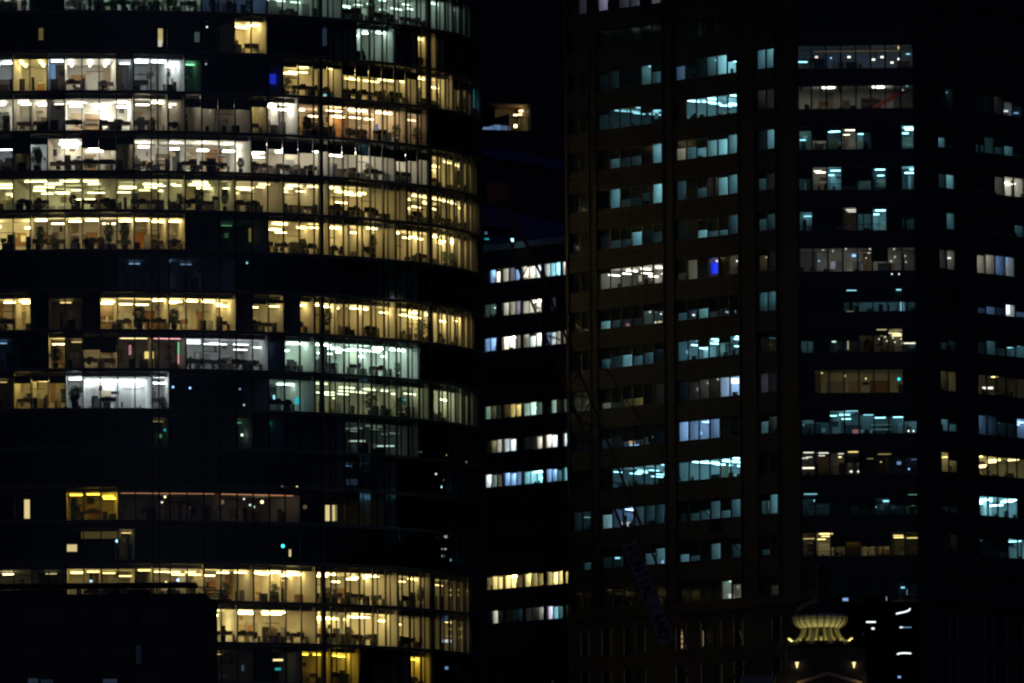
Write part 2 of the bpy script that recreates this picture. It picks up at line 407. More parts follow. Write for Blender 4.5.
# row: (x0, x1, tone, level, depth, blind_drop, style)   level 1 = fully bright office
RA = {
 0: [(-30, 36, 'i', .45, 8, 0, 'open'), (60, 82, 'i', .75, 6, 0, 'cell'), (82, 135, 'm', .55, 9, 0, 'open'), (135, 205, 'm', .52, 9, 0, 'open'), (205, 262, 'b', .30, 9, 0, 'open'), (262, 345, 'm', .35, 12, 0, 'open'), (345, 455, 'm', .42, 14, 0, 'open'), (455, 470, 'm', .25, 9, 0, 'open')],
 1: [(237, 270, 'y', .95, 6, 0, 'cell'), (356, 391, 'm', .62, 5, 0, 'cell'), (418, 434, 'y', .6, 9, 0, 'open'), (434, 449, 'y', .30, 9, 0, 'dim')],
 2: [(-20, 12, 'i', .6, 6, 0, 'meet'), (12, 47, 'y', .75, 7, 0, 'rad'), (47, 64, 'i', .55, 5, 0, 'meet'), (64, 122, 'w', .90, 8, 0, 'rad'), (122, 135, 'i', .35, 5, 0, 'dim'), (135, 187, 'i', 1.05, 7, 0, 'cell'),
     (187, 203, 'n', .22, 5, 0, 'dim'), (284, 345, 'y', .62, 13, .15, 'open'), (345, 420, 'y', .60, 13, .28, 'open'), (420, 455, 'y', .66, 10, 0, 'open'), (455, 474, 'e', .42, 8, .25, 'open')],
 3: [(-20, 12, 'w', .9, 5, 0, 'big'), (12, 47, 'w', .62, 6, 0, 'cell'), (47, 65, 'w', .30, 6, 0, 'dim'), (65, 135, 'w', 1.0, 7, 0, 'big'), (135, 170, 'w', .75, 5, .0, 'cell'), (170, 187, 'w', .40, 8, 0, 'cell'), (187, 205, 'w', .5, 5, .35, 'cell'),
     (205, 254, 'w', .30, 7, .3, 'cell'), (254, 270, 'e', .45, 6, .2, 'cell'), (270, 303, 'w', 1.25, 4, 0, 'meet'), (303, 402, 'a', .85, 8, 0, 'open'), (402, 427, 'a', .42, 8, 0, 'cell')],
 4: [(-20, 12, 'i', .6, 8, .3, 'open'), (12, 30, 'e', .3, 8, .4, 'dim'), (30, 47, 'i', .8, 4, .2, 'meet'), (47, 82, 'w', .95, 8, 0, 'open'), (82, 118, 'w', .95, 8, .33, 'open'), (118, 135, 'w', .35, 8, .2, 'cell'), (135, 253, 'w', .85, 7, 0, 'big'), (253, 322, 'w', 1.0, 12, .32, 'open'),
     (322, 400, 'w', 1.05, 12, .28, 'open'), (400, 432, 'w', .9, 10, .3, 'open'), (432, 477, 'y', .60, 9, .0, 'open')],
 5: [(-20, 12, 'g', .5, 15, 0, 'open'), (12, 82, 'g', .52, 15, 0, 'open'), (82, 118, 'g', .50, 15, 0, 'open'), (118, 187, 'g', .50, 13, 0, 'open'), (187, 240, 'g', .52, 13, 0, 'open'), (240, 287, 'e', .45, 13, 0, 'open'), (287, 322, 'e', .55, 13, 0, 'open'), (322, 402, 'y', .72, 15, 0, 'open'), (402, 478, 'y', .58, 15, 0, 'open')],
 6: [(-20, 30, 'y', .85, 5, 0, 'big'), (30, 65, 'e', .80, 5, 0, 'cell'), (65, 135, 'e', .82, 5, 0, 'cell'), (135, 187, 'y', .85, 5, 0, 'cell'), (225, 260, 'n', .07, 8, 0, 'dim'), (270, 322, 'y', .80, 10, 0, 'open'), (322, 400, 'y', .80, 7, 0, 'cell'), (400, 476, 'y', .82, 6, 0, 'cell')],
 7: [(118, 170, 'b', .12, 8, .0, 'dim'), (170, 240, 'b', .09, 8, .0, 'dim'), (380, 420, 't', .08, 8, 0, 'dim')],
 8: [(-20, 29, 'y', .75, 6, 0, 'cell'), (47, 82, 'y', .18, 6, 0, 'dim'), (100, 170, 'y', .80, 6, 0, 'cell'), (170, 240, 'y', .85, 6, 0, 'cell'), (255, 286, 'y', .55, 6, .15, 'cell'), (303, 322, 'y', .8, 4, 0, 'cell'), (322, 400, 'y', .82, 6, 0, 'cell'), (400, 474, 'y', .82, 6, 0, 'cell')],
 9: [(-20, 15, 'b', .13, 6, 0, 'dim'), (47, 65, 'y', .62, 5, 0, 'cell'), (15, 47, 'y', .14, 5, 0, 'dim'), (65, 118, 'e', .65, 5, .42, 'cell'), (118, 155, 'e', .62, 6, 0, 'spots'), (155, 187, 'k', .55, 5, 0, 'spots'), (187, 270, 'i', .42, 7, 0, 'open'), (270, 287, 'b', .14, 7, 0, 'dim'), (287, 322, 'm', .8, 10, 0, 'open'), (322, 423, 'm', .78, 10, 0, 'open')],
 10: [(-20, 12, 'y', .12, 6, 0, 'dim'), (18, 68, 'o', .62, 6, .22, 'cell'), (68, 82, 'i', .75, 4, 0, 'cell'), (82, 157, 'i', .85, 5, 0, 'cove'), (157, 170, 'i', .8, 4, 0, 'cell'), (270, 322, 'm', .52, 7, 0, 'open'), (322, 425, 'h', .38, 12, .0, 'open'), (425, 465, 'h', .62, 12, 0, 'open'), (465, 478, 'h', .35, 9, 0, 'open')],
 11: [(152, 172, 'y', .07, 6, 0, 'dim'), (237, 254, 'n', .08, 6, 0, 'dim'), (272, 290, 't', .07, 6, 0, 'dim'), (343, 423, 'm', .09, 10, 0, 'open')],
 12: [(350, 395, 'b', .07, 6, 0, 'dim')],
 13: [(64, 122, 'd', .50, 7, 0, 'cell'), (122, 220, 'r', .27, 9, 0, 'spots'), (220, 302, 'r', .31, 9, 0, 'spots'), (380, 400, 't', .06, 8, 0, 'dim')],
 14: [(110, 140, 'o', .16, 6, 0, 'dim')],
 15: [(-20, 30, 'e', .42, 8, .0, 'dim'), (30, 65, 'e', .12, 8, .0, 'dim'), (65, 152, 'o', .42, 7, .0, 'cell'), (152, 205, 'y', .50, 6, 0, 'cell'), (205, 254, 'y', .70, 6, 0, 'cell'), (254, 322, 'y', .92, 6, 0, 'cell'), (322, 400, 'y', .88, 7, 0, 'open'), (400, 435, 'y', .55, 9, 0, 'open'), (435, 472, 'y', .34, 9, 0, 'open')],
 16: [(212, 240, 'y', 1.0, 5, 0, 'big'), (240, 322, 'y', .98, 7, 0, 'open'), (322, 395, 'y', .90, 8, 0, 'open'), (395, 440, 'y', .62, 10, 0, 'open'), (440, 472, 'y', .36, 9, 0, 'open')],
 17: [(212, 250, 'o', .12, 6, 0, 'dim'), (305, 330, 'd', .50, 5, 0, 'cell'), (330, 362, 'd', .62, 5, 0, 'cell'), (409, 434, 'd', .62, 5, 0, 'cell')],
}
def emis(level, style, depth):
    k = {'open': 4.2, 'cell': 4.9, 'meet': 5.4, 'rad': 3.6, 'big': 6.0, 'dim': 9, 'spots': 14, 'cove': 2.6, 'pane': 5}[style]
    return 7.6 * k * level ** 1.95
seed = 11
SEGS = []
for r in range(len(ZF)):
    z0 = ZF[r]; z1 = (ZF[r - 1] - SL) if r else z0 + HT - SL
    lit = []
    for (x0, x1, tone, lv, dep, bl, sty) in RA.get(r, []):
        py = YB[r] - 12
        h0 = bay_at(x0, py + max(0, (x0 - 200) * .06)); h1 = A_hit(x1, py + max(0, (x1 - 200) * .06))
        k0 = max(B0, round(h0)); k1 = B1 - 2 if h1 is None else min(B1 - 2, round((h1[0] - U0) / PITCHM))
        if lit: k0 = max(k0, lit[-1][1])
        if k1 <= k0: k1 = k0 + 1
        lit.append((k0, k1, tone, lv, dep, bl, sty))
    lit.sort(); cur = B0
    fixed = []
    for s in lit:
        s = list(s); s[0] = max(s[0], cur)
        if s[1] <= s[0]: continue
        if s[0] > cur: fixed.append((cur, s[0], None))
        fixed.append(tuple(s)); cur = s[1]
    if cur < B1: fixed.append((cur, B1, None))
    for s in fixed:
        g_ = window_A(s[0], s[1], z0 + .004, z1 + SL - LIP - .004, transom=True)
        if s[2] is None: continue
        k0, k1, tone, lv, dep, bl, sty = s; seed += 1
        g_['label'] = {'y': 'warm lit window stretch', 'e': 'warm lit window stretch', 'w': 'bright cream lit window stretch', 'i': 'white lit window stretch', 'g': 'pale yellow lit window stretch', 'm': 'pale green lit window stretch', 'h': 'pale green lit window stretch', 'r': 'dim reddish lit window stretch', 'a': 'amber lit window stretch', 'd': 'deep yellow lit window stretch', 'b': 'faintly blue lit window stretch'}.get(tone, 'dimly lit window stretch')
        wood = .7 if (tone == 'a' or (r == 2 and x0 == 64)) else (.5 if tone in 'yed' else 0)
        room(PA, ub(k0), ub(k1), z0, z1, dep, tone, emis(lv, sty, dep), tower, seed, sty, nu=k1 - k0, wood=wood, pocket=SL - LIP)
        SEGS.append((r, k0, k1, tone, lv, dep, sty, z0))
        if bl > 0:
            rn = random.Random(seed)
            mb = MB()
            for k in range(k0, k1):
                hb = (z1 - z0) * min(.9, bl * (rn.choice([1, 1, 1, .75, 1.2])))
                mb.hexa([PA(ub(k) + .06, .11, z1 - hb), PA(ub(k + 1) - .06, .11, z1 - hb), PA(ub(k + 1) - .06, .118, z1 - hb), PA(ub(k) + .06, .118, z1 - hb),
                         PA(ub(k) + .06, .11, z1 - .01), PA(ub(k + 1) - .06, .11, z1 - .01), PA(ub(k + 1) - .06, .118, z1 - .01), PA(ub(k) + .06, .118, z1 - .01)], blindm)
            mb.build('roller_blind', g_)
# storeys above and below the picture
mb = MB()
for zt in [ZF[0] + HT * (i + 1) for i in range(3)] + low:
    for k in range(B0, B1):
        mb.poly([PA(ub(k), 0, zt + .004), PA(ub(k + 1), 0, zt + .004), PA(ub(k + 1), 0, zt + HT - SL), PA(ub(k), 0, zt + HT - SL)], glassA)
        mb.hexa([PA(ub(k) - .05, -.12, zt), PA(ub(k) + .05, -.12, zt), PA(ub(k) + .05, .1, zt), PA(ub(k) - .05, .1, zt), PA(ub(k) - .05, -.12, zt + HT - SL), PA(ub(k) + .05, -.12, zt + HT - SL), PA(ub(k) + .05, .1, zt + HT - SL), PA(ub(k) - .05, .1, zt + HT - SL)], mullm)
o = mb.build('dark_window', tower); o['kind'] = 'stuff'

def ball(mb, c, r, m):
    mb.lathe((c[0], c[1], c[2]), [(r * .05, -r), (r * .7, -r * .7), (r, 0), (r * .7, r * .7), (r * .05, r)], m, 8)
def lamp_glowA(px, py, depth, tone, L, r=.10, w_=None):
    d = ray(px, py); h = A_hit(px, py)
    if not h: return
    p = Vector(PA(h[0], 0, h[1])); q = p + d / d.y * depth
    mb = MB()
    if w_: mb.box(q.x - w_ / 2, q.x + w_ / 2, q.y, q.y + .08, q.z - r, q.z + r, emit(tone, L))
    else: ball(mb, q, r * .75, emit(tone, L))
    mb.build('lamp', tower)
# single bright points and small lit screens behind the glass, and stand-ins for its reflections
for a in [(168, 262, 3, 'b', 3.5, .22), (247, 263, 3, 'c', 1.6, .12), (253, 307, 3, 'c', 3, .13), (173, 387, 2, 'b', 2.5, .15), (190, 388, 2, 'b', 2.5, .15), (240, 389, 2, 'b', 1, .12), (244, 405, 2, 'm', 1, .12),
          (242, 435, 2, 'm', 3, .16), (165, 430, 2, 't', .6, .18), (160, 436, 2, 'n', .2, .3), (207, 27, 2, 'i', 2, .12), (206, 64, 2, 'i', 1, .1), (141, 490, 2, 'b', 4, .2), (117, 541, 2, 'c', 3, .2), (283, 546, 2, 't', 3, .25),
          (273, 489, 3, 't', 3, .2), (269, 489, 3, 'e', 4, .14), (282, 487, 3, 'e', 3, .13), (297, 487, 3, 'e', 3, .13), (243, 492, 4, 'w', 3, .13), (244, 499, 4, 'w', 2, .12), (250, 505, 4, 'm', 2, .12), (254, 507, 4, 'i', 2.5, .12), (262, 502, 4, 'e', 4, .22),
          (165, 497, 4, 'e', 3, .15), (162, 502, 4, 'w', 2, .15), (174, 494, 4, 'a', 2, .1), (222, 502, 4, 'a', .16, .35), (305, 507, 4, 'a', .12, .3), (189, 508, 4, 'e', .5, .2), (118, 580, 2, 'e', 1, .1), (91, 581, 2, 'b', 3, .16), (178, 580, 2, 'b', 4, .2), (166, 582, 2, 'e', 3, .12), (152, 577, 2, 'e', 1.5, .15), (15, 585, 2, 'w', 1.5, .12),
          (442, 487, 1, 'c', 2.5, .16), (436, 474, 1, 'i', 1.6, .12), (447, 455, 1, 'e', .8, .12), (466, 462, 1, 'i', 1, .1), (443, 480, 1, 'i', .5, .15), (440, 526, 1, 'i', .5, .15), (446, 536, 1, 'i', .4, .3), (467, 96, 1, 'e', .3, .1)]:  # right-edge balls stand in for city reflections in the glass
    lamp_glowA(*a)
for a in [(160, 36, 1.5, 'e', .55, .75, .55), (157 + 3, 43, 1.4, 'w', .7, .35, .4), (41, 34, 1.5, 'o', .12, .6, .45), (197, 37, 1.5, 'm', .07, .5, .5), (324, 37, 2, 'b', .05, .9, .8), (274, 79, 2, 'B', .55, .5, .85), (27, 509, 1.5, 'e', .9, .95, .55), (72, 548, 2, 'e', .8, .35, 1.0),
          (327.5, 513, 1.5, 'e', .9, .8, .45), (334.5, 513, 1.5, 'e', .8, .8, .45), (474.5, 98, .6, 't', 1.2, .9, .28), (474.8, 104, .6, 'c', 2.2, .4, .32), (290, 553, 2, 'e', .9, .35, .2), (250, 235, 3, 'o', .15, .7, .25), (226.5, 240, 3, 'n', .06, .7, .4),
          (101, 535, 2, 'o', .06, .35, 4), (278, 660, 2, 'e', 1.6, .1, 1.0), (278, 669, 2, 't', .5, .12, .6), (243, 668, 3, 'b', .12, .3, .3), (214, 664, 3, 'o', .12, .6, .4),
          (450, 590, 1, 'y', .9, .1, .5), (458, 590, 1, 'y', .9, .1, .5), (466, 591, 1, 'y', .6, .1, .3), (450, 595, 1, 'y', .8, .1, .5), (458, 595, 1, 'y', .8, .1, .5), (450, 629, 1, 'y', .5, .1, .5), (459, 629, 1, 'y', .5, .1, .5), (450, 636, 1, 'y', .5, .1, .5), (459, 637, 1, 'y', .5, .1, .5),
          (447, 641, 1, 'i', .8, .14, .9), (446, 619, 1, 'b', .12, .3, .9), (446, 668, 1, 'b', .5, .15, .5), (451, 560, 1, 'c', .8, .12, .35), (443, 556, 1, 'm', .3, .12, .3), (352, 482, 2, 'b', .04, .3, 1.2), (444, 549, 1, 'i', .5, .07, .5),
          (357, 441, 4, 'm', .7, .07, 1.7), (385, 446, 4, 'm', .9, .07, 1.9), (412, 452, 4, 'm', .5, .06, 1.9), (130, 350, 2, 'k', .5, .5, .25), (178.5, 349, 1.6, 'n', .8, .7, .14), (178.5, 359, 1.6, 'k', .9, .5, .14), (149, 355, 2, 'o', 1.1, .35, .9), (297, 401, 3, 't', .6, .35, .5), (274, 399, 2, 'c', 1.4, .4, .2), (403, 401, 3, 't', .8, .2, .4),
          (53, 72, 2.5, 'b', .45, .8, .5), (377, 130, 3, 'b', .4, .6, .3), (325, 82 + 13, 2, 'c', 1, .1, .3)]:
    lamp_glowA(*a)

# ------------------------------------------------------------------ furniture that stands in the lit offices (each thing its own object)
def proto(name, cat, parts, label='x'):
    r = bpy.data.objects.new(name, None); r.empty_display_size = .3; r['category'] = cat; r['label'] = label
    ch = []
    for nm, mb in parts:
        me = bpy.data.meshes.new(nm); me.from_pydata(mb.v, [], mb.f)
        for m in mb.mats: me.materials.append(m)
        me.polygons.foreach_set('material_index', mb.m); me.update()
        ch.append(bpy.data.objects.new(nm, me))
    return (r, ch)
def M_(*calls):
    m = MB()
    for c in calls: m.box(*c)
    return m
desk_p = proto('office_desk', 'desk', [('desk_top', M_((-.8, .8, -.38, .38, .70, .74, woodm))), ('privacy_screen', M_((-.8, .8, .36, .40, .745, 1.15, darkm))),
                                       ('leg', M_((-.78, -.72, -.35, .35, 0, .70, metalm))), ('leg', M_((.72, .78, -.35, .35, 0, .70, metalm)))])
screen_p = proto('computer_monitor', 'monitor', [('screen', M_((-.30, .30, -.02, .02, .12, .50, screenm))), ('stand', M_((-.03, .03, .0, .05, .01, .30, screenm), (-.12, .12, -.08, .10, 0, .01, screenm)))])
ch_b = MB(); ch_b.bar((0, 0, .06), (0, 0, .42), .03, metalm)
for k in range(5):
    t = k * 2 * math.pi / 5; ch_b.bar((0, 0, .08), (.28 * math.cos(t), .28 * math.sin(t), .03), .02, metalm, 4)
ch_k = MB(); ch_k.hexa([(-.22, -.24, .55), (.22, -.24, .55), (.22, -.19, .55), (-.22, -.19, .55), (-.19, -.31, 1.12), (.19, -.31, 1.12), (.19, -.26, 1.12), (-.19, -.26, 1.12)], fabricm)
chair_p = proto('office_chair', 'chair', [('seat', M_((-.24, .24, -.24, .24, .43, .50, fabricm))), ('backrest', ch_k), ('base', ch_b)])
def crown_mb(h, rx, n, sd):
    rn = random.Random(sd); m = MB()
    for k in range(n):
        a = rn.uniform(0, 2 * math.pi); r = rx * rn.random() ** .5; zz = rn.uniform(.35 * h, h); r *= max(.35, 1 - abs(zz / h - .65) * 1.4)
        c = Vector((r * math.cos(a), r * math.sin(a), zz)); u = Vector((rn.uniform(-1, 1), rn.uniform(-1, 1), rn.uniform(-.6, .8))).normalized(); v = u.orthogonal().normalized()
        l = rn.uniform(.10, .20)
        m.poly([c - u * l, c + v * l * .4, c + u * l, c - v * l * .4], greenm)
    return m
plants = []
for k, (h, rx, n) in enumerate([(2.2, .42, 320), (1.5, .40, 200), (1.8, .55, 260)]):
    pt = MB(); pt.lathe((0, 0, 0), [(.18, 0), (.25, .38), (.23, .40)], potm, 10)
    tr = MB(); tr.bar((0, 0, .38), (.03, .02, h * .8), .03, trunkm, 5, .012)
    plants.append(proto('potted_plant', 'potted plant', [('pot', pt), ('trunk', tr), ('crown', crown_mb(h, rx, n, k))]))
lamp_sh = MB(); lamp_sh.lathe((0, 0, 1.42), [(.20, 0), (.14, .28)], whitem, 10); lamp_st = MB(); lamp_st.bar((0, 0, 0), (0, 0, 1.42), .015, metalm, 5); lamp_st.lathe((0, 0, 0), [(.14, 0), (.13, .02)], metalm, 10)

ORD = ['topmost', 'second', 'third', 'fourth', 'fifth', 'sixth', 'seventh', 'eighth', 'ninth', 'tenth', 'eleventh', 'twelfth', 'thirteenth', 'fourteenth', 'fifteenth', 'sixteenth', 'seventeenth', 'eighteenth']
TN = {'y': 'warm yellow', 'e': 'warm', 'w': 'cream', 'i': 'white', 'g': 'pale yellow', 'm': 'pale green', 'h': 'pale yellow green', 'a': 'amber', 'd': 'deep yellow', 'b': 'bluish', 'k': 'pinkish', 'o': 'yellow'}
def place(p, u, d, z, turn, label, group, sc=1.0):
    _, x, y, nx, ny = A_at(u); rz = math.atan2(-ny, -nx) - math.pi / 2      # local +y points into the building
    return copy_tree(p, (x - nx * d, y - ny * d, z), rz + turn, label, group, sc)
rn = random.Random(5); nf = 0
for (r, k0, k1, tone, lv, dep, sty, z0) in SEGS:
    if lv < .4 or sty in ('dim', 'spots') or k1 < bay_at(-8, 200): continue
    where = f"in the {TN.get(tone, 'lit')} lit {ORD[r]} storey"
    k = k0
    while k < k1:
        xx = k + .5; q = rn.random()
        if q < (.66 if sty == 'open' else .5):
            d = rn.uniform(.9, 2.6); z = z0 + .035; u = ub(k) + .87
            place(desk_p, u, d + .1, z, rn.choice([0, 0, math.pi, .12, -.1, math.pi / 2]), 'dark fronted desk behind curved glass ' + where, f'office desks on the {ORD[r]} storey')
            if rn.random() < .7: place(screen_p, u + rn.uniform(-.3, .3), d, z + .745, rn.uniform(-.3, .3), 'black computer monitor on a curved tower desk ' + where, f'computer monitors on the {ORD[r]} storey')
            if rn.random() < .8: place(chair_p, u + rn.uniform(-.5, .5), d - .55 if rn.random() < .4 and d > 1.2 else d + 1.0, z, rn.uniform(-.8, .8) + (math.pi if rn.random() < .5 else 0), 'dark swivel chair at a curved tower desk ' + where, f'swivel chairs on the {ORD[r]} storey')
        elif q > .92:
            place(rn.choice(plants), ub(k) + .8, .6, z0 + .035, 0, 'leafy potted plant behind curved glass ' + where, f'potted plants on the {ORD[r]} storey')
        k += 1
def plantA(px, r, kind, sc, label):
    h = A_hit(px, YB[r] - 3); place(plants[kind], h[0], .55, ZF[r] + .035, 0, label, None, sc)
for (px, r, kind, sc, lb) in [(40, 6, 0, 1.05, 'slim dark potted tree beside the orange wall in the seventh storey'), (109, 6, 0, 1.2, 'tall potted tree, first of the pair by the bright pendant lamps'), (125, 6, 0, 1.25, 'tall potted tree, second of the pair by the bright pendant lamps'),
     (89, 8, 0, 1.2, 'big dark potted tree in the dim room of the ninth storey'), (140, 8, 1, 1.6, 'round topped potted tree against the bright curtain in the ninth storey'), (175, 8, 1, 1.4, 'small round potted tree between two windows of the ninth storey'), (330, 8, 0, 1.2, 'tall potted tree behind the heavy upright of the ninth storey'), (426, 8, 2, 1.2, 'bushy potted plant near the curved end of the ninth storey'),
     (55, 9, 2, 1.3, 'bushy dark potted plant in the yellow room of the tenth storey'), (43, 9, 2, 1.2, 'dark potted plant in front of the dim room of the tenth storey'), (75, 10, 1, 1.5, 'green potted plant in the corner of the bluish white meeting room'), (374, 10, 2, 1.3, 'big bushy plant against the pale green eleventh storey window'), (405, 10, 2, 1.1, 'low bushy plant beside the pale green lit bays'),
     (376, 6, 0, 1.1, 'tall leafy plant in the seventh storey beyond the heavy upright'), (36, 4, 2, 1.3, 'leafy plant with hanging fronds in the fifth storey corner'), (200, 5, 2, 1.2, 'leafy plant silhouetted in the sixth storey beside bright ceiling strips'), (181, 5, 2, .9, 'low dark plant at the window of the sixth storey'), (372, 4, 2, .9, 'bright green plant among the desks of the fifth storey'), (310, 3, 1, 1.3, 'potted tree beside the amber lit lounge'),
     (153, 3, 1, .9, 'small plant in the fourth storey near the paired uprights'), (20, 1, 1, .8, 'small plant on the dark second storey')]:
    plantA(px, r, kind, sc, lb)
for i, px in enumerate(list(range(2, 160, 11)) + [170, 196, 214, 231, 250]):
    if i in (3, 5, 6): continue
    h = A_hit(px, 8); place(plants[1 + i % 2], h[0], .6, ZF[0] + .035, i, 'bushy planter silhouetted along the topmost lit storey', 'bushy planters along the topmost storey', .75)

# ------------------------------------------------------------------ flat facades
class Facet:
    def __init__(s, O, ang):
        s.O = Vector(O); a = math.radians(ang); s.t = Vector((math.cos(a), math.sin(a))); s.n = Vector((-s.t.y, s.t.x))
        if s.n.y < 0: s.n = -s.n
    def P(s, u, d, z):
        p = s.O + s.t * u + s.n * d; return (p.x, p.y, z)
    def hit(s, px, py):
        r = ray(px, py); den = r.x * s.n.x + r.y * s.n.y; k = (s.O.x * s.n.x + s.O.y * s.n.y) / den
        x, y = r.x * k, r.y * k; return ((x - s.O.x) * s.t.x + (y - s.O.y) * s.t.y, CAMZ + r.z * k)
def fbox(mb, f, u0, u1, d0, d1, z0, z1, m):
    mb.hexa([f.P(u0, d0, z0), f.P(u1, d0, z0), f.P(u1, d1, z0), f.P(u0, d1, z0), f.P(u0, d0, z1), f.P(u1, d0, z1), f.P(u1, d1, z1), f.P(u0, d1, z1)], m)

def facade(root, f, ulo, uhi, ztop, rows, cols, stn, recess=.35, name='wall'):
    """stone wall with openings.  rows: list of (z0,z1) top to bottom, cols: list of (u0,u1)"""
    mb = MB(); zt = ztop
    for (z0, z1) in rows:
        fbox(mb, f, ulo, uhi, 0, recess, z1, zt, stn)
        cur = ulo
        for (a, b) in cols:
            fbox(mb, f, cur, a, 0, recess, z0, z1, stn); cur = b
        fbox(mb, f, cur, uhi, 0, recess, z0, z1, stn)
        zt = z0
    return mb, zt
def opening(root, f, u0, u1, z0, z1, n, rec, lit, seed, name, open_=False, dep=4.0, dim=1.0, gm=None, label=None, blind_m=None, gd=None, d0=None, perp=False, fw=.08):
    """one window: glass, frame, blinds, and the rooms behind it.  lit: list of n 'tone,level,blind' codes"""
    gm = gm or glassC; gd = gd or rec * .7; d0 = d0 or rec + .002
    mb = MB(); mb.poly([f.P(u0, gd, z0), f.P(u1, gd, z0), f.P(u1, gd, z1), f.P(u0, gd, z1)], gm)
    g_ = mb.build(name, root, label); fr = MB(); pw = (u1 - u0) / n
    d = gd
    for k in range(n + 1):
        c = min(max(u0 + k * pw, u0 + .05), u1 - .05); fbox(fr, f, c - fw, c + fw, d - .05, d + .06, z0 + .08, z1 - .08, mullm)
    fbox(fr, f, u0, u1, d - .05, d + .06, z0, z0 + .08, mullm); fbox(fr, f, u0, u1, d - .05, d + .06, z1 - .08, z1, mullm)
    fr.build('frame', g_)
    if not lit: lit = ' '.join(['---'] * n)
    rn = random.Random(seed)
    codes = []
    for c in lit.split():
        codes.append(None if c[0] == '-' else (c[0], int(c[1]), int(c[2])))
    while len(codes) < n: codes.append(None)
    def em(l): return dim * (.55 * (l / 5.0) ** 2.5 + .012) * 4.5
    if open_:
        ls = [c for c in codes if c]; l = sum(c[1] for c in ls) / len(ls)
        sty = {1: 'open', 2: 'spots', 3: 'rad'}[int(open_)]
        room(f.P, u0 - .2, u1 + .2, z0 - .5, z1 + .15, dep, ls[0][0], em(l) * {'spots': 5.0, 'open': 3.6, 'rad': 1}[sty], root, seed, sty, nu=n, d0=d0, dark=sty == 'open', sill=.5, perp=perp)
    else:
        k = 0
        while k < n:
            if codes[k] is None: k += 1; continue
            j = k + 1
            while j < n and codes[j] and codes[j][0] == codes[k][0] and abs(codes[j][1] - codes[k][1]) <= 1 and rn.random() < .5: j += 1
            room(f.P, u0 + k * pw, u0 + j * pw, z0 - .35, z1 + .12, rn.uniform(2.8, dep + 2.5), codes[k][0], em(codes[k][1]) * 1.5, root, seed + k * 7, 'pane', nu=j - k, d0=d0, perp=perp)
            k = j
    bm_ = MB(); any_ = False
    for k, c in enumerate(codes):
        if c and c[2]:
            any_ = True; fbox(bm_, f, u0 + k * pw + .05, u0 + (k + 1) * pw - .05, d + .07, d + .08, z1 - (z1 - z0) * c[2] / 10., z1 - .08, blind_m or blindm)
        elif not c:
            any_ = True; fbox(bm_, f, u0 + k * pw + .05, u0 + (k + 1) * pw - .05, d + .07, d + .08, z0 + .1, z1 - .08, blind_m or blindm)  # dark backing sheet added behind unlit panes to stop stray room light
    if any_: bm_.build('blind', g_)
    return g_

# ------------------------------------------------------------------ TOWER C : brown stone tower with a glazed corner
def ylin(r): return 72.5 + 40.45 * r
p738 = at_depth(738, 274, 1100)
FL = Facet((p738.x, p738.y), -48.5)
u_r = FL.hit(798, 280)[0]; cornerL = FL.P(u_r, 0, 0)
cR = at_depth(917.5, 280, cornerL[1] - .5)
FR = Facet((cR.x, cR.y), 50)
HC = [FL.hit(738, ylin(r))[1] for r in range(14)]
hC = (HC[0] - HC[13]) / 13
zr = [HC[0] - hC * r for r in range(-2, 14)]            # window sills, rows -2 .. 13
WH = 2.05
rowsC = [(z, z + WH) for z in zr]
stower = thing('stone_tower', 'brown stone office tower with glazed bay corner and cool blue lit windows', 'office tower')
def U(f, x, y=280): return f.hit(x, y)[0]
colsL = [(U(FL, 570), U(FL, 588.5)), (U(FL, 598.3), U(FL, 662.5)), (U(FL, 675.5), U(FL, 738)), (U(FL, 757), U(FL, 775.3))]
uL0 = U(FL, 565.5)
colsR = [(U(FR, 940), U(FR, 957.5)), (U(FR, 977.5), U(FR, 977.5) + (U(FL, 662.5) - U(FL, 598.3)) * 1.0)]
wR = colsR[1][1] - colsR[1][0]
colsR.append((colsR[1][1] + 2.1, colsR[1][1] + 2.1 + wR)); uR1 = colsR[2][1] + 4
zTop = rowsC[0][1] + 14
# below the sill of row 13 the storeys have tall narrow openings
mbL, zl = facade(stower, FL, uL0, u_r, zTop, rowsC, colsL, stoneC)
mbR, zr_ = facade(stower, FR, 0, uR1, zTop, rowsC, colsR, stoneC)
tall = [(582, 589), (603, 611), (625, 645), (677, 686), (702, 721), (735, 743), (773, 781)]
tcL = [(U(FL, a, 640), U(FL, b, 640)) for a, b in tall]
tcR = [(U(FR, a, 640), U(FR, b, 640)) for a, b in [(950, 957), (985, 993), (1007, 1023)]]
z = zl; trows = []
zt0 = FL.hit(738, 619)[1]; k = 0
while zt0 - 4.3 * k - 2.7 > 5: trows.append((zt0 - 4.3 * k - 2.7, zt0 - 4.3 * k)); k += 1
def lower(mb, f, ulo, uhi, zt, cols):
    for i, (z0, z1) in enumerate(trows):
        fbox(mb, f, ulo, uhi, 0, .35, z1, zt, stoneC); cur = ulo
        for (a, b) in cols: fbox(mb, f, cur, a, 0, .35, z0, z1, stoneC); cur = b
        fbox(mb, f, cur, uhi, 0, .35, z0, z1, stoneC); zt = z0
        if i < 2: 
            for (a, b) in cols:
                for q in (a - .14, b + .02): fbox(mb, f, q, q + .12, -.06, -.002, z0, z1, ledgem)
    fbox(mb, f, ulo, uhi, 0, .35, 0, zt, stoneC)
    fbox(mb, f, ulo, uhi, -.35, -.002, trows[0][1] + 1.0, trows[0][1] + 1.3, stoneC)
lower(mbL, FL, uL0, u_r, zl, tcL); lower(mbR, FR, 0, uR1, zr_, tcR)
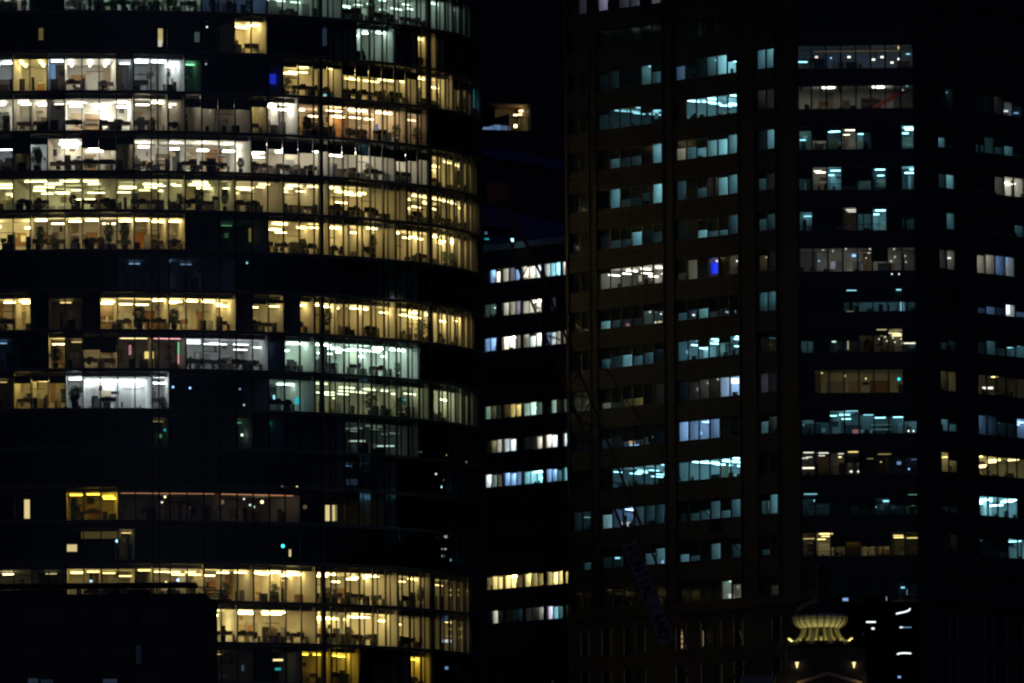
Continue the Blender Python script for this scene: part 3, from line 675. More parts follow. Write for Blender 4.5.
# shallow uprights beside the openings give the wall its relief
for (a, b) in colsL: 
    for q in (a - .35, b + .12): fbox(mbL, FL, q, q + .22, -.10, -.002, zl, zTop, stoneC)
for (a, b) in colsR:
    for q in (a - .35, b + .12): fbox(mbR, FR, q, q + .22, -.10, -.002, zr_, zTop, stoneC)
mbL.build('stone_wall', stower); mbR.build('stone_wall', stower)
mb = MB()                                              # end wall and dark core behind the rooms
mb.poly([FL.P(uL0, 0, 0), FL.P(uL0, 30, 0), FL.P(uL0, 30, zTop), FL.P(uL0, 0, zTop)], stoneC)
mb.poly([FL.P(uL0, 13, 0), FL.P(u_r, 13, 0), FL.P(u_r, 13, zTop), FL.P(uL0, 13, zTop)], corem)
mb.poly([FR.P(0, 13, 0), FR.P(uR1, 13, 0), FR.P(uR1, 13, zTop), FR.P(0, 13, zTop)], corem)
mb.poly([FR.P(uR1, 0, 0), FR.P(uR1, 30, 0), FR.P(uR1, 30, zTop), FR.P(uR1, 0, zTop)], stoneC)
mb.build('core', stower)
W1 = {0: 'c22 c31 c30 c10 c40 c74', 1: 'c32 c20 c30 c30 c24 c23', 2: '--- c55 c45 c45 --- c80', 3: 'c13 c70 c26 c26 c14 c70', 4: 'c33 c46 c46 c83 c23 c74', 5: 'w32 w50 w50 w50 w50 w50', 6: 'c66 c46 b26 c36 c23 c24',
      7: 'c85 c64 c84 c55 c54 c23', 8: 'w67 c17 y66 y66 --- w20', 9: 'b55 c24 b37 b37 b46 b54', 10: '--- c10 c40 c40 c50 c50', 11: 'c63 b70 b80 c30 c50 c80', 12: 'c24 c34 --- --- c54 c82', 13: '--- c18 c17 --- --- ---'}
W2 = {0: 'b53 c13 c50 c50 c80 c74', 1: '--- c40 c70 c60 c40 c40', 2: 'w54 c64 c65 c62 c92 c60', 3: 'c50 --- c65 w60 c91 c70', 4: 'c50 c26 c66 c57 c87 c60', 5: 'w36 w60 i45 p50 --- e60', 6: 'c66 b65 c65 c17 c16 c27',
      7: 'c50 c50 c54 c50 c43 c50', 8: 'b30 w41 w30 w30 b90 b90', 9: 'b90 b60 b60 b60 --- c18', 10: 'c60 c60 c60 c60 c60 c60', 11: 'c56 c66 c65 c81 c56 c81', 12: 'c56 c57 c27 c52 --- c53', 13: '--- --- --- --- m41 w43'}
N0 = {1: '--- n27', 2: 'c17 ---', 3: 'c23 c24', 4: 'c15 ---', 5: 'w15 w27', 6: '--- c28', 7: 'c14 c24', 8: 'g30 g40', 9: 'b27 b27', 11: 'c20 c20', 12: 'c14 c66', -2: '--- i60'}
N3 = {0: 'c70 c50', 1: 'w30 i30', 2: 'c40 c80', 3: 'c44 i62', 4: 'c34 c62', 5: 'a42 w30', 6: 'c70 c70', 7: 'c12 c12', 8: 'p50 p40', 9: 'c54 m42', 11: 'c63 c80', 12: 'c67 ---', 13: '--- w25'}
BY = {0: 'b50 c50 b30 w30 w30 w30 w30 c50', 1: 'w30 w30 w30 w30 w30 w30 w30 w30', 2: 'c62 w56 c72 w61 c73 --- --- c90', 3: 'c65 w60 c70 c28 c56 c71 --- c80', 4: 'c52 c18 c38 w40 c43 c81 --- c35', 5: 'w60 w60 w60 w60 w60 w36 w60 e60',
      6: 'b27 --- --- c46 c46 c46 c56 c66', 7: 'c55 --- c35 c45 e33 e33 e50 c46', 8: '--- y50 y50 y50 y50 y50 y50 ---', 9: 'c44 c45 c50 c50 c42 c43 c43 c45', 10: 'w40 w40 w41 y45 y23 y23 y33 b23', 11: 'c33 c25 c26 c26 c27 c33 c26 n26',
      12: 'y30 y60 y56 y54 y66 y66 o50 o40', 13: 'c17 --- --- c17 --- --- c14 c25'}
N4 = {1: 'w20 c20', 2: 'c65 c18', 3: 'c63 c63', 4: '--- c42', 5: 'w60 w80', 6: 'c18 c17', 7: 'c36 c45', 8: 'y40 y50', 9: 'c54 c46', 10: 'y50 y64', 11: 'c27 c27', 12: 'y20 y10'}
W5 = {1: 'b21 b21 w21 b23 c24 ---', 2: 'c66 c52 c76 c55 c28 ---', 3: 'c28 --- w71 w60 w60 w60', 4: '--- c18 c18 b28 c64 ---', 5: 'w61 w80 b80 i80 --- b70', 6: 'b77 b86 b66 i94 b67 b60', 7: 'c34 c53 c46 c55 c54 c40', 8: 'y50 y40 y40 y40 y40 y40', 9: 'b80 b80 c23 c23 b60 b60',
      10: 'y60 y50 y50 y40 y40 y40', 11: 'c60 c70 c80 c70 --- ---', 12: 'c22 c35 b37 c60 c60 c50'}
OP = {(1, 1): 1, (2, 1): 1, (1, 5): 1, (2, 1): 1, (2, 10): 1, (2, 7): 1, (1, 10): 1, (5, 10): 1, (5, 11): 1, (5, 8): 2, (2, 8): 0}
seed = 500
def lbl(codes):
    if not codes: return 'unlit window'
    t = [c[0] for c in codes.split() if c[0] != '-']
    return {'c': 'cool blue lit window', 'b': 'blue lit window', 'w': 'whitish lit window', 'y': 'warm yellow lit window', 'i': 'white lit window', 'p': 'lavender lit window', 'm': 'pale green lit window', 'g': 'greenish lit window', 'a': 'orange lit window', 'e': 'warm lit window', 'n': 'greenish lit window'}.get(t[0] if t else '', 'unlit window')
for i, (z0, z1) in enumerate(rowsC):
    r = i - 2
    for ci, (f, cols, D, n, nm) in enumerate(((FL, colsL[0], N0, 2, 'narrow_window'), (FL, colsL[1], W1, 6, 'window'), (FL, colsL[2], W2, 6, 'window'), (FL, colsL[3], N3, 2, 'narrow_window'),
                                              (FR, colsR[0], N4, 2, 'narrow_window'), (FR, colsR[1], W5, 6, 'window'), (FR, colsR[2], {}, 6, 'window'))):
        if ci == 6 and i > 3: continue
        seed += 31; cd = D.get(r)
        if r == -2: cd = {0: '--- p60', 1: 'p80 --- p60 i80 --- p60'}.get(ci)
        op = OP.get((ci, r), 0)
        opening(stower, f, cols[0], cols[1], z0, z1, n, .35, cd, seed, nm, op, dep=10 if op == 1 else 4.0, dim=1.0, label=lbl(cd), perp=True)
for f, cs in ((FL, tcL), (FR, tcR)):
    for (z0, z1) in trows[:2]:
        for (a, b) in cs: opening(stower, f, a, b, z0, z1, 1 if b - a < 2 else 2, .35, None, 0, 'tall_window', label='unlit window')
# amber strips at two of the lowest openings in view
for (px, y0, y1, L) in [(681, 628, 648, .5), (701.8, 624, 646, .35)]:
    mb = MB(); u, za = FL.hit(px, y1); _, zb = FL.hit(px, y0); n_ = 4 if px < 690 else 1
    for k in range(n_):
        q0 = za + (zb - za) * k / n_; fbox(mb, FL, u - .07, u + .07, .12, .16, q0, q0 + (zb - za) / n_ * .7, emit('a', L))
    mb.build('lamp', stower)
# the glazed corner bay
cl = Vector(cornerL[:2]); cr = Vector(FR.P(0, 0, 0)[:2]); dv = (cr - cl); ang = math.degrees(math.atan2(dv.y, dv.x)); BW = dv.length
FB = Facet((cl.x, cl.y), ang)
REC = .9
seedb = 900; mb = MB(); zt = zTop
sil = [z - .38 for z in zr]
for i, z0 in enumerate(sil):
    z1 = z0 + 2.42
    fbox(mb, FB, .02, BW - .02, REC, REC + .3, z1, zt, bayblack)
    for q in range(1, 8): fbox(mb, FB, BW * q / 8 - .04, BW * q / 8 + .04, REC - .08, REC - .002, z1, zt, mullm)
    zt = z0
fbox(mb, FB, .02, BW - .02, REC, REC + .3, 0, zt - 20, bayblack)
mb.build('spandrel', stower)
for i, z0 in enumerate(sil):
    r = i - 2; seedb += 13; cd = BY.get(r)
    opening(stower, FB, .03, BW - .03, z0, z0 + 2.42, 8, REC, cd, seedb, 'bay_window', {0: 2, 1: 3, 5: 2, 8: 2, 9: 1}.get(r, 0), dep=7 if r in (0, 1, 5, 8, 9) else 4, dim=.8 if r != 1 else .0, label=lbl(cd), gd=REC + .06, d0=REC + .302)
def lamp_glowB(px, py, d, tone, L, w_, h_, f=FB, root=None, base=REC):
    u, z = f.hit(px, py); r = ray(px, py); mb = MB(); dd = base + d
    # continue the sight line into the building
    k = dd / (r.x * f.n.x + r.y * f.n.y); q = Vector(f.P(u, 0, z)) + r * k
    if w_ == h_ and w_ < .3: ball(mb, q, w_ * .36, emit(tone, L))
    else: mb.box(q.x - w_ / 2, q.x + w_ / 2, q.y, q.y + .08, q.z - h_ / 2, q.z + h_ / 2, emit(tone, L))
    return mb.build('lamp', root or stower)
for a in [(816.5, 57, .5, 'w', 1.2, .3, .2), (831, 58, 1, 'b', 1.5, .28, .28), (849, 57, 1.5, 'w', 2.5, .3, .16), (873.5, 59.5, 1.5, 'w', 2.5, .3, .16), (882, 57, 1.5, 'w', 2.5, .3, .16), (892, 62.5, 1.5, 'w', 2.5, .28, .16), (899, 59, 1.5, 'w', 2.5, .28, .16), (901.5, 69, .2, 'i', 1.5, .18, .18), (803, 62, 1, 'c', 2.2, .9, .14),
          (908, 54, .1, 'c', 1.5, .4, .1), (898.5, 47.5, .1, 'y', 1, .15, .3), (904, 81, .2, 'i', .7, .2, .2), (907, 86, .2, 'c', 1.2, .2, .2), (903, 90, .2, 'i', .8, .2, .2), (905, 115, .2, 'c', 1.3, .15, .3), (904, 122, .2, 'i', .9, .2, .2), (904, 152, .2, 'c', .6, .2, .2), (904, 160, .2, 'c', .8, .2, .2), (908, 205, .3, 'c', 1.5, .4, .1), (912, 209, .3, 'c', .8, .3, .1),  # specks down the last pane stand in for a reflection in the glass
          (803, 148 - 8, 1, 'c', 2, .6, .12), (837, 276 - 5, 1, 'w', 1.5, .1, .1), (819, 261, 1, 'b', 1.5, .26, .26), (854, 255.5, 1, 'b', 1.6, .4, .26), (850, 271.5, 1, 'e', 2.5, .45, .16), (833, 265, 1, 'p', .25, .45, .7), (892, 274, -.5, 'i', 2, .18, .18), (899, 274, -.5, 'i', 2, .18, .18),
          (823, 250, 1, 'w', 3, .14, .14), (833, 251, 1, 'w', 3, .14, .14), (846, 249, 1, 'w', 3, .14, .14), (858, 251, 1, 'w', 3, .14, .14), (870, 249, 1, 'w', 3, .14, .14), (869, 253, 1, 'w', 3, .14, .14), (866, 258, 1, 'w', 3, .14, .14), (894, 249, 1, 'w', 3, .14, .14), (895, 257, 1, 'w', 3, .14, .14), (891, 261, 1, 'w', 3, .16, .16), (905, 256, .5, 'w', 3, .14, .14), (906, 262, .5, 'w', 3, .14, .14),
          (850, 312.5, .6, 'w', 1.0, .7, .25), (902, 306, .6, 'c', .6, .4, 1.0), (883, 333, .8, 'w', 1.8, 1.3, .14), (910, 343, .6, 'w', 1.8, 1.6, .14), (848, 343, .6, 'e', .6, .1, 1.3), (879, 339, 1, 'w', 3, .14, .14), (885, 337, 1, 'w', 3, .14, .14), (887, 341, 1, 'w', 3, .14, .14), (893, 338, 1, 'w', 3, .14, .14), (895, 342, 1, 'w', 3, .14, .14), (899, 335, 1, 'w', 3, .14, .14), (901, 339, 1, 'w', 3, .14, .14),
          (834, 341.5, 1, 'm', 1.5, .4, .14), (855, 364.5, .1, 'c', .5, 1.3, .1), (822, 373, 1, 'e', 3, .16, .16), (845, 376, 1, 'e', 3, .16, .16), (866, 378.5, 1, 'e', 3, .18, .18), (888.5, 380.5, 1, 'e', 2, .16, .16), (899, 379, 1, 't', 1.5, .3, .3), (908.5, 431, .6, 'i', 3.5, .2, .2), (913.5, 431, .6, 'i', 3.5, .2, .2), (803.5, 425, 1, 'n', .5, .2, .2), (855.5, 432.5, 1, 'k', .25, .6, .6),
          (809, 468, .6, 'w', 1.8, 1.3, .15), (855, 471.5, .6, 'w', 2.0, 1.0, .15), (860, 453.5, 1, 'e', 2, .5, .15), (840, 457, 1, 'e', 2, .3, .14), (881, 462, 1, 'e', 1.5, .18, .18), (909, 469, .5, 'b', 2.5, .22, .22), (899, 463, .6, 'b', .5, .4, .3), (897, 482, .1, 'B', .2, 1.2, .3), (816, 500.5, 1, 'c', 1.6, .45, .14), (887, 501, 1, 'c', 1.8, .8, .14), (875, 507, .8, 'c', 1.2, .3, .14), (891, 498, .8, 'c', 1.2, .4, .12),
          (845, 517.3, .1, 'p', .5, .6, .1), (913, 502, .8, 'n', .15, .4, .8), (840, 556, .5, 'e', 1.2, .15, .15), (861, 556.5, .5, 'e', 1.2, .2, .15),
          (845.5, 599.5, .3, 'b', .7, .55, .28), (886.5, 596, .3, 'i', .25, .12, .9), (903.5, 587.5, .3, 'c', 1.2, .5, .16), (906.5, 592, .3, 'b', .3, .2, .6), (871, 622, .4, 'i', 1.5, .95, .14), (873, 628.5, .4, 'i', 1.5, .28, .18), (901.5, 627.3, .4, 'i', 1.2, .35, .14), (907, 627.3, .4, 'b', .4, .9, .1), (899.3, 677, .4, 'b', .8, .3, .2), (863, 634, 3.0, 'b', .006, .3, .3)]:
    lamp_glowB(*a)
# curved bright streaks low in the bay, modelled as glowing bent tubes
for pts in ([(896, 613), (900, 612), (905, 611), (909, 609.5), (910, 607.5)], [(897, 653.5), (900, 652.5), (904, 652.2), (908, 652.4), (911, 652.7)]):
    mb = MB(); q = [FB.hit(*p) for p in pts]; q = [FB.P(u, REC + .4, z) for u, z in q]
    for a, b in zip(q, q[1:]): mb.bar(a, b, .07, emit('i', 1.6), 6)
    mb.build('cove_light', stower)
# lobby storey: two disc lamps, slatted ceiling, red sweep on its wall
r1 = sil[3]; z1 = r1 + 2.42
for px in (828, 878.5):
    u, z = FB.hit(px, 88.5); q = Vector(FB.P(u, REC + 1.6, z1 - .16)); mb = MB(); mb.lathe((q.x, q.y, q.z + .1), [(.66, 0), (.7, .04), (.66, .09)], emit('w', 5.5), 20); mb.build('disc_light', stower)
mb = MB()
for k in range(26):
    u = .5 + (BW - 1) * k / 25; c = BW / 2
    mb.hexa([FB.P(u, REC + .4, z1 - .06), FB.P(u + .05, REC + .4, z1 - .06), FB.P(c + (u - c) * .45 + .05, REC + 8, z1 - .06), FB.P(c + (u - c) * .45, REC + 8, z1 - .06),
             FB.P(u, REC + .4, z1 - .0), FB.P(u + .05, REC + .4, z1 - .0), FB.P(c + (u - c) * .45 + .05, REC + 8, z1 - .0), FB.P(c + (u - c) * .45, REC + 8, z1 - .0)], whitem)
mb.build('ceiling_slat', stower)
mb = MB(); a = FB.hit(870, 106)[0]; b = FB.hit(900, 96)[0]
mb.hexa([FB.P(a, REC + 3.0, r1 + .5), FB.P(a + .6, REC + 3.0, r1 + .4), FB.P(a + .6, REC + 3.1, r1 + .4), FB.P(a, REC + 3.1, r1 + .5), FB.P(b - .4, REC + 3, z1 - .4), FB.P(b + 1, REC + 3, z1 - .25), FB.P(b + 1, REC + 3.1, z1 - .25), FB.P(b - .4, REC + 3.1, z1 - .4)], redm)
mb.build('red_banner', stower)
mb = MB(); ua = FB.hit(814, 52)[0]; ub_ = FB.hit(901, 52)[0]; zz = FB.hit(850, 50.5)[1]; fbox(mb, FB, ua, ub_, REC - .06, REC - .002, zz, zz + .06, emit('y', .10)); mb.build('edge_light', stower)
# red/blue screens in two windows of the left facade
for a in [(722, 268, .35, 'B', 1.1, 1.5, 1.0), (713.5, 268, .35, 'B', .8, .4, 1.1)]: lamp_glowB(*a, f=FL, base=.35)
for a in [(604, 268, .5, 'c', 1.6, .4, .2), (599, 274, .5, 'c', 1.2, .3, .15), (617, 314, .5, 'b', 1.4, .35, .2), (622, 314, .5, 'b', 1.4, .35, .2), (625.5, 314.5, .5, 'c', 1.6, .2, .2), (634.5, 314.5, .5, 'c', 1.6, .22, .22), (650, 312, .5, 'i', 1.6, .22, .22), (656, 311.5, .5, 'i', 1.6, .22, .22), (661, 314, .5, 'i', 2, .22, .22), (655, 322.5, .5, 'm', 1.2, .3, .2), (660, 322, .5, 'e', .8, .4, .2),
          (600.5, 316, .5, 'p', .6, .2, .2), (628, 325, .5, 'k', .3, .3, .3), (645, 323, .5, 'k', .3, .5, .2), (691.5, 313, .5, 'b', 1.8, .5, .25), (693, 315, .5, 'i', 1.5, .4, .15), (702.5, 308.5, .5, 'c', 1.5, .4, .14), (719, 312, .5, 'i', 1.2, .15, .2), (733.5, 311.5, .5, 'c', 1.5, .5, .16), (727, 312, .5, 'i', .5, .3, .14), (660, 346.5, .5, 'b', 1.5, .4, .3), (613.5, 389, .5, 'c', 2, .4, .2),
          (630, 443, .8, 'a', .5, 1.0, .4), (636, 446, .6, 'b', 1.2, 1.2, .3), (615, 443.5, .5, 'm', 1.8, .5, .16), (648, 436, .6, 'i', 2, 1.0, .16), (701, 433, .8, 'b', 1.2, .3, .3), (688, 352, .8, 'b', 1.2, .3, .3), (737, 261, .3, 'i', 3, .2, .2), (737, 381, .6, 'i', 2.2, 1.4, .5), (762.5, 381, .6, 'i', 3, .7, .45), (699, 389, .9, 'p', .35, .4, .3),
          (761.5, 310.5 + 1.5, .6, 'b', 1.6, .8, .3), (600.5, 531, .6, 'c', 1.8, .3, .6), (618, 530, 1.2, 'i', .9, .8, 1.2), (626, 528, 1.2, 'i', .6, .9, 1.2), (617.5, 558, .5, 'c', 1.5, .5, .15), (661, 562, .6, 'b', 1.2, .5, .35), (738, 587, .6, 'e', 1, .14, .14), (731, 596, .8, 'i', .6, .5, .4)]: lamp_glowB(*a, f=FL, base=.35)
for a in [(955, 255, .5, 'w', 2.5, .8, .5), (947, 258, .5, 'w', 1.5, .8, .16), (1009, 309.5, .6, 'i', 2, .8, .9), (1021, 266, .5, 't', 1.6, .6, .6), (985, 388, .5, 'w', 2, .5, .2), (990.5, 388, .5, 'w', 2, .5, .2), (1002, 259, 1, 'b', .7, 1.0, .9), (1000, 266, .8, 'i', 1.5, .9, .2), (957.5, 461, .5, 'e', 2, .2, .2), (960, 467, .5, 'e', 1.2, .2, .3), (1005, 111, .4, 'i', 1.2, .6, .15), (1000, 92 + 10, .4, 'i', .5, .08, 1.2), (1016, 113, .4, 'b', .8, .5, .12)]: lamp_glowB(*a, f=FR, base=.35)

# ------------------------------------------------------------------ BUILDING B : lower red stone block between the towers
q = at_depth(495, 283, 1254); FBk = Facet((q.x, q.y), -47.5)
hB = 34.3 / F * 1254 * 1.0
zB0 = FBk.hit(495, 283)[1]
blockB = thing('stone_block', 'red stone office block between the towers with a pale parapet', 'office building')
gB = [(484, 501.3), (502.6, 521), (522.4, 542), (544.8, 561.2), (562.5, 577)]
cB = [(U(FBk, a, 420), U(FBk, b, 420)) for a, b in gB]
def cont(c): return c
rB = [(zB0 - hB * k, zB0 - hB * k + 1.62) for k in range(11)]
uB0 = U(FBk, 481.5, 420); uB1 = cB[-1][1] + 3
zpar = FBk.hit(540, 246)[1]
mbB, zb = facade(blockB, FBk, uB0, uB1, zpar, rB, cB, stoneB, .3)
zt_ = FBk.hit(520, 655)[1]; pil = []
k = 0; u = uB0 + .9
while u < uB1 - 2: pil.append((u, u + 1.3)); u += 2.5
fbox(mbB, FBk, uB0, uB1, 0, .3, zt_, zb, stoneB); cur = uB0
for (a, b) in pil: fbox(mbB, FBk, cur, a, 0, .3, zt_ - 9, zt_, stoneB); cur = b
fbox(mbB, FBk, cur, uB1, 0, .3, zt_ - 9, zt_, stoneB); fbox(mbB, FBk, uB0, uB1, 0, .3, 0, zt_ - 9, stoneB)
mbB.build('stone_wall', blockB)
mb = MB(); fbox(mb, FBk, uB0 - .2, uB1, -.25, .6, zpar + .004, zpar + .75, mat('pale_parapet', (.62, .60, .52))); mb.build('parapet', blockB)
mb = MB(); mb.poly([FBk.P(uB0, 12, 0), FBk.P(uB1, 12, 0), FBk.P(uB1, 12, zpar), FBk.P(uB0, 12, zpar)], corem)
mb.poly([FBk.P(uB0, 0, 0), FBk.P(uB0, 12, 0), FBk.P(uB0, 12, zpar), FBk.P(uB0, 0, zpar)], stoneB); mb.build('core', blockB)
for (a, b) in pil: opening(blockB, FBk, a, b, zt_ - 9, zt_, 1, .3, None, 0, 'tall_window', label='unlit window')
DB = {0: ['c20 b70 w92', 'w80 p80 b62', 'w80 w81 i70', 'i90 c80 c80', 'w80 --- ---'], 1: ['m30 m30 ---', 'w60 w60 p50', 'w61 w60 w50', '--- p20 ---', None], 2: ['b80 b70 ---', 'w90 w81 w80', 'w80 i92 w80', 'b60 i91 w80', 'w80 w70 ---'],
      4: ['m50 g40 m40', 'y40 y80 y61', 'm61 m60 m61', 'g15 m60 g20', 'm40 m30 m30'], 5: ['g20 g41 w90', 'i90 i91 ---', 'w20 w30 w71', 'w80 i91 ---', 'i80 --- ---'], 6: ['i90 m51 w51', 'b60 b61 b60', 'c61 c71 c60', 'b90 b61 c62', 'c70 c71 ---'],
      9: ['y61 y90 y71', 'y80 y70 y81', 'y80 y60 y61', 'y70 y91 y80', 'y91 y90 ---'], 10: ['b10 w80 c21', 'w20 c20 c20', 'w20 w20 w40', 'p80 c71 c51', 'w20 w20 ---']}
seed = 3000
for k, (z0, z1) in enumerate(rB):
    for j, (a, b) in enumerate(cB):
        seed += 17; cd = DB.get(k, [None] * 5)[j]
        opening(blockB, FBk, a, b, z0, z1, 3, .3, cd, seed, 'window', 0, dep=3.5, dim=5.4, label=lbl(cd), fw=.035)
for a in [(512, 240, -2, 'c', 3.5, .34, .34), (485, 239, -1, 't', .5, .9, .16), (486, 233, -1, 'b', .2, .3, .3), (529.5, 513.5, .5, 'c', 2.2, .3, .3), (515, 546, .8, 'b', .5, .4, .3), (524, 547, .8, 'a', .3, .3, .6), (479.5, 584, -6, 'y', 3, .35, .3), (477, 678, -6, 'i', 1.5, .3, .3), (480, 276, 0, 'i', 1, .35, 1.4), (483.5, 280, 0, 'w', .35, .5, .8),
          (481, 446, 0, 'w', .6, .3, 1.3), (478.5, 480, 0, 'w', .8, .4, 1.3), (481, 345, 0, 'b', .9, .9, 1.2), (472, 312, 0, 'w', .15, .3, 1.2)]: lamp_glowB(*a, f=FBk, base=.3, root=blockB)
# roof structure of block B, its screen wall tinted for dim blue light
mb = MB(); scr = mat('blue_screen', (.06, .08, .26)); 
zs0 = FBk.hit(540, 236)[1]; zs1 = FBk.hit(540, 218)[1]
fbox(mb, FBk, uB0 - 4, uB1, 3, 3.3, zpar, zs0 + 1, scr); mb.build('screen_wall', blockB)

# ------------------------------------------------------------------ TOWER D : dark tower behind, with a lit roof terrace room
q = at_depth(482, 150, 1400); FD = Facet((q.x, q.y), 20)
dt = thing('dark_tower', 'nearly black tower behind the gap with a warm lit terrace room', 'office tower')
darkst = mat('dark_cladding', (.035, .035, .05)); bluest = mat('blue_band_cladding', (.05, .06, .22))  # blue light on the bands is put into the cladding colour
uD0 = U(FD, 440); uD1 = U(FD, 600); zt1 = FD.hit(500, 103.5)[1]; zt0_ = FD.hit(500, 130)[1]; za = U(FD, 532); zTopD = FD.hit(500, -60)[1]
mb = MB(); fbox(mb, FD, uD0, uD1, 0, 1, 0, zt0_, darkst); fbox(mb, FD, za, uD1, 0, 1, zt0_, zt1, darkst); fbox(mb, FD, uD0, uD1, 0, 1, zt1, zTopD, darkst)
mb.poly([FD.P(uD0, 14, zt0_ - 2), FD.P(uD1, 14, zt0_ - 2), FD.P(uD1, 14, zt1 + 2), FD.P(uD0, 14, zt1 + 2)], corem)
fbox(mb, FD, uD0, za, 1, 14, zt0_ - .3, zt0_ - .003, darkst)
fbox(mb, FD, uD1 - 1, uD1, 1.002, 30, 0, zTopD, darkst)
mb.build('wall', dt)
u487 = U(FD, 487, 110)
mb = MB(); mb.poly([FD.P(u487, .05, zt1 - .01), FD.P(za, .05, zt1 - .01), FD.P(za, 9, zt1 - .01)], mat('timber_soffit', (.55, .36, .22))); mb.build('soffit', dt)
mb = MB(); ug = U(FD, 511, 118)
fbox(mb, FD, ug, ug + .12, 1.0, 9, zt0_, zt1 - 1.2, mullm)
fbox(mb, FD, za - .02, za - .003, 1.0, 9, zt0_, zt1 - .02, wallm[3]); fbox(mb, FD, ug, za - .03, 6, 6.1, zt0_, zt1 - .02, wallm[3]); fbox(mb, FD, ug + .13, za - .03, 1.2, 1.25, zt0_ + 1.75, zt0_ + 1.85, mullm)
mb.build('terrace_room', dt)
for a in [(521, 111, 3, 'a', 6, .5, .22), (529, 111.5, 3, 'a', 7, .4, .4), (515.5, 115, 2, 'g', 4, .5, .18), (520, 114.5, 2, 'g', 4, .5, .16), (515.5, 126, 1.5, 'g', 4, .4, .4), (530.7, 121, 1, 'e', 2.0, .2, 1.4), (524, 122, 4, 'e', .12, 1.3, 1.3), (494, 107, -1.5, 'a', .01, .1, .1)]: lamp_glowB(*a, f=FD, base=0, root=dt)
for px, py, w2, L in [(484, 131, .9, .35), (488, 130, 1.2, .30), (493, 129, .8, .22), (497, 128, .9, .30), (502, 128.5, .8, .16), (507, 129, .8, .18), (481, 134, .5, .3)]: lamp_glowB(px, py, 1.2, 'b', L, w2, .8, f=FD, base=0, root=dt)  # glowing boxes stand in for blue light on the parapet
mb = MB(); pts = [(481, 148), (566, 164)]; u0_, z0_ = FD.hit(*pts[0]); u1_, z1_ = FD.hit(*pts[1])
mb.hexa([FD.P(u0_, -.8, z0_ - 1.1), FD.P(u1_, -.8, z1_ - 1.1), FD.P(u1_, -.01, z1_ - 1.1), FD.P(u0_, -.01, z0_ - 1.1), FD.P(u0_, -.8, z0_ + .3), FD.P(u1_, -.8, z1_ + .3), FD.P(u1_, -.01, z1_ + .3), FD.P(u0_, -.01, z0_ + .3)], bluest)
u0_, z0_ = FD.hit(481, 215); u1_, z1_ = FD.hit(566, 232)
mb.hexa([FD.P(u0_, -.8, z0_ - 1.4), FD.P(u1_, -.8, z1_ - 1.2), FD.P(u1_, -.01, z1_ - 1.2), FD.P(u0_, -.01, z0_ - 1.4), FD.P(u0_, -.8, z0_ + 1.2), FD.P(u1_, -.8, z1_ + .8), FD.P(u1_, -.01, z1_ + .8), FD.P(u0_, -.01, z0_ + 1.2)], bluest)
mb.build('blue_band', dt)

# ------------------------------------------------------------------ BUILDING F : low dark block in front, lower left corner
YF = 1010
def pf(px, py, Y=YF): return at_depth(px, py, Y)
fb = thing('flat_roofed_block', 'dark flat roofed block with a roof pergola and angled stair', 'office building')
fst = mat('dark_render', (.035, .04, .06)); fl2 = mat('render_band', (.06, .07, .10))
xa = pf(-60, 600).x; xb = pf(204, 600).x; zc = pf(100, 594).z
mb = MB(); mb.box(xa, xb, YF, YF + 30, 0, zc, fst)
for yy in (605, 629.5, 642, 667): z = pf(100, yy).z; mb.box(xa, xb, YF - .25, YF - .003, z - .10, z + .10, fl2)
for xx in (12, 75, 88, 105, 135, 178): x = pf(xx, 600).x; mb.box(x - .08, x + .08, YF - .12, YF - .003, pf(0, 629).z + .1, pf(0, 605).z - .1, fl2)
for xx in (12, 45, 88, 109, 178): x = pf(xx, 600).x; mb.box(x - .08, x + .08, YF - .12, YF - .003, pf(0, 666).z + .1, pf(0, 642).z - .1, fl2)
mb.build('wall', fb)
wins = [(76, 89, 608, 621), (110, 133, 608, 626), (20, 70, 608, 626), (140, 174, 608, 626), (20, 42, 645, 663), (76, 89, 645, 657), (110, 133, 645, 663), (157, 176, 645, 663), (28, 53, 671, 683), (103, 118, 671, 683), (130, 160, 671, 690)]
for i, (x0, x1, y0, y1) in enumerate(wins):
    a = pf(x0, y1); b = pf(x1, y0); m = MB(); m.box(a.x, b.x, YF - .06, YF - .004, a.z, b.z, mullm); g_ = m.build('window', fb)
    m = MB(); m.box(a.x + .1, b.x - .1, YF - .09, YF - .063, a.z + .1, b.z - .1, bayblack); m.build('pane', g_)
for (x0, x1, y0, y1, L) in [(28, 38, 678.5, 683, .045), (41, 53, 679.5, 683, .016), (103, 117, 679, 683, .045), (136, 141, 645, 664, .012)]:
    a = pf(x0, y1); b = pf(x1, y0); m = MB(); m.box(a.x, b.x, YF - .12, YF - .094, a.z, b.z, emit('b', L)); m.build('lamp', fb)
# angled return wall with stair treads on top
mb = MB(); q0 = pf(204, 592); q1 = pf(216, 601)
mb.hexa([(xb + .002, YF, 0), (q1.x, YF + 4, 0), (pf(214, 600, YF + 30).x, YF + 30, 0), (xb + .002, YF + 30, 0), (xb + .002, YF, zc), (q1.x, YF + 4, q1.z), (pf(214, 600, YF + 30).x, YF + 30, q1.z), (xb + .002, YF + 30, zc)], fst)
for k in range(4):
    t = (k + .5) / 4; x = xb + (q1.x - xb) * t; z = zc + (q1.z - zc) * t; y = YF + 4 * t
    mb.box(x - .06, x + .06, y - .1, y - .02 - .003, pf(0, 631).z, z - .9, fl2)
mb.build('return_wall', fb)
mb = MB()
for k in range(5):
    a = pf(198 + k * 3.6, 587 + k * 2.7); mb.box(a.x, a.x + 1.7, YF + .5 + k * .4, YF + 1.6 + k * .4, a.z - .04, a.z + .06, mat('stair_tread', (.6, .58, .5)))
a = pf(198, 590); b = pf(217, 601)
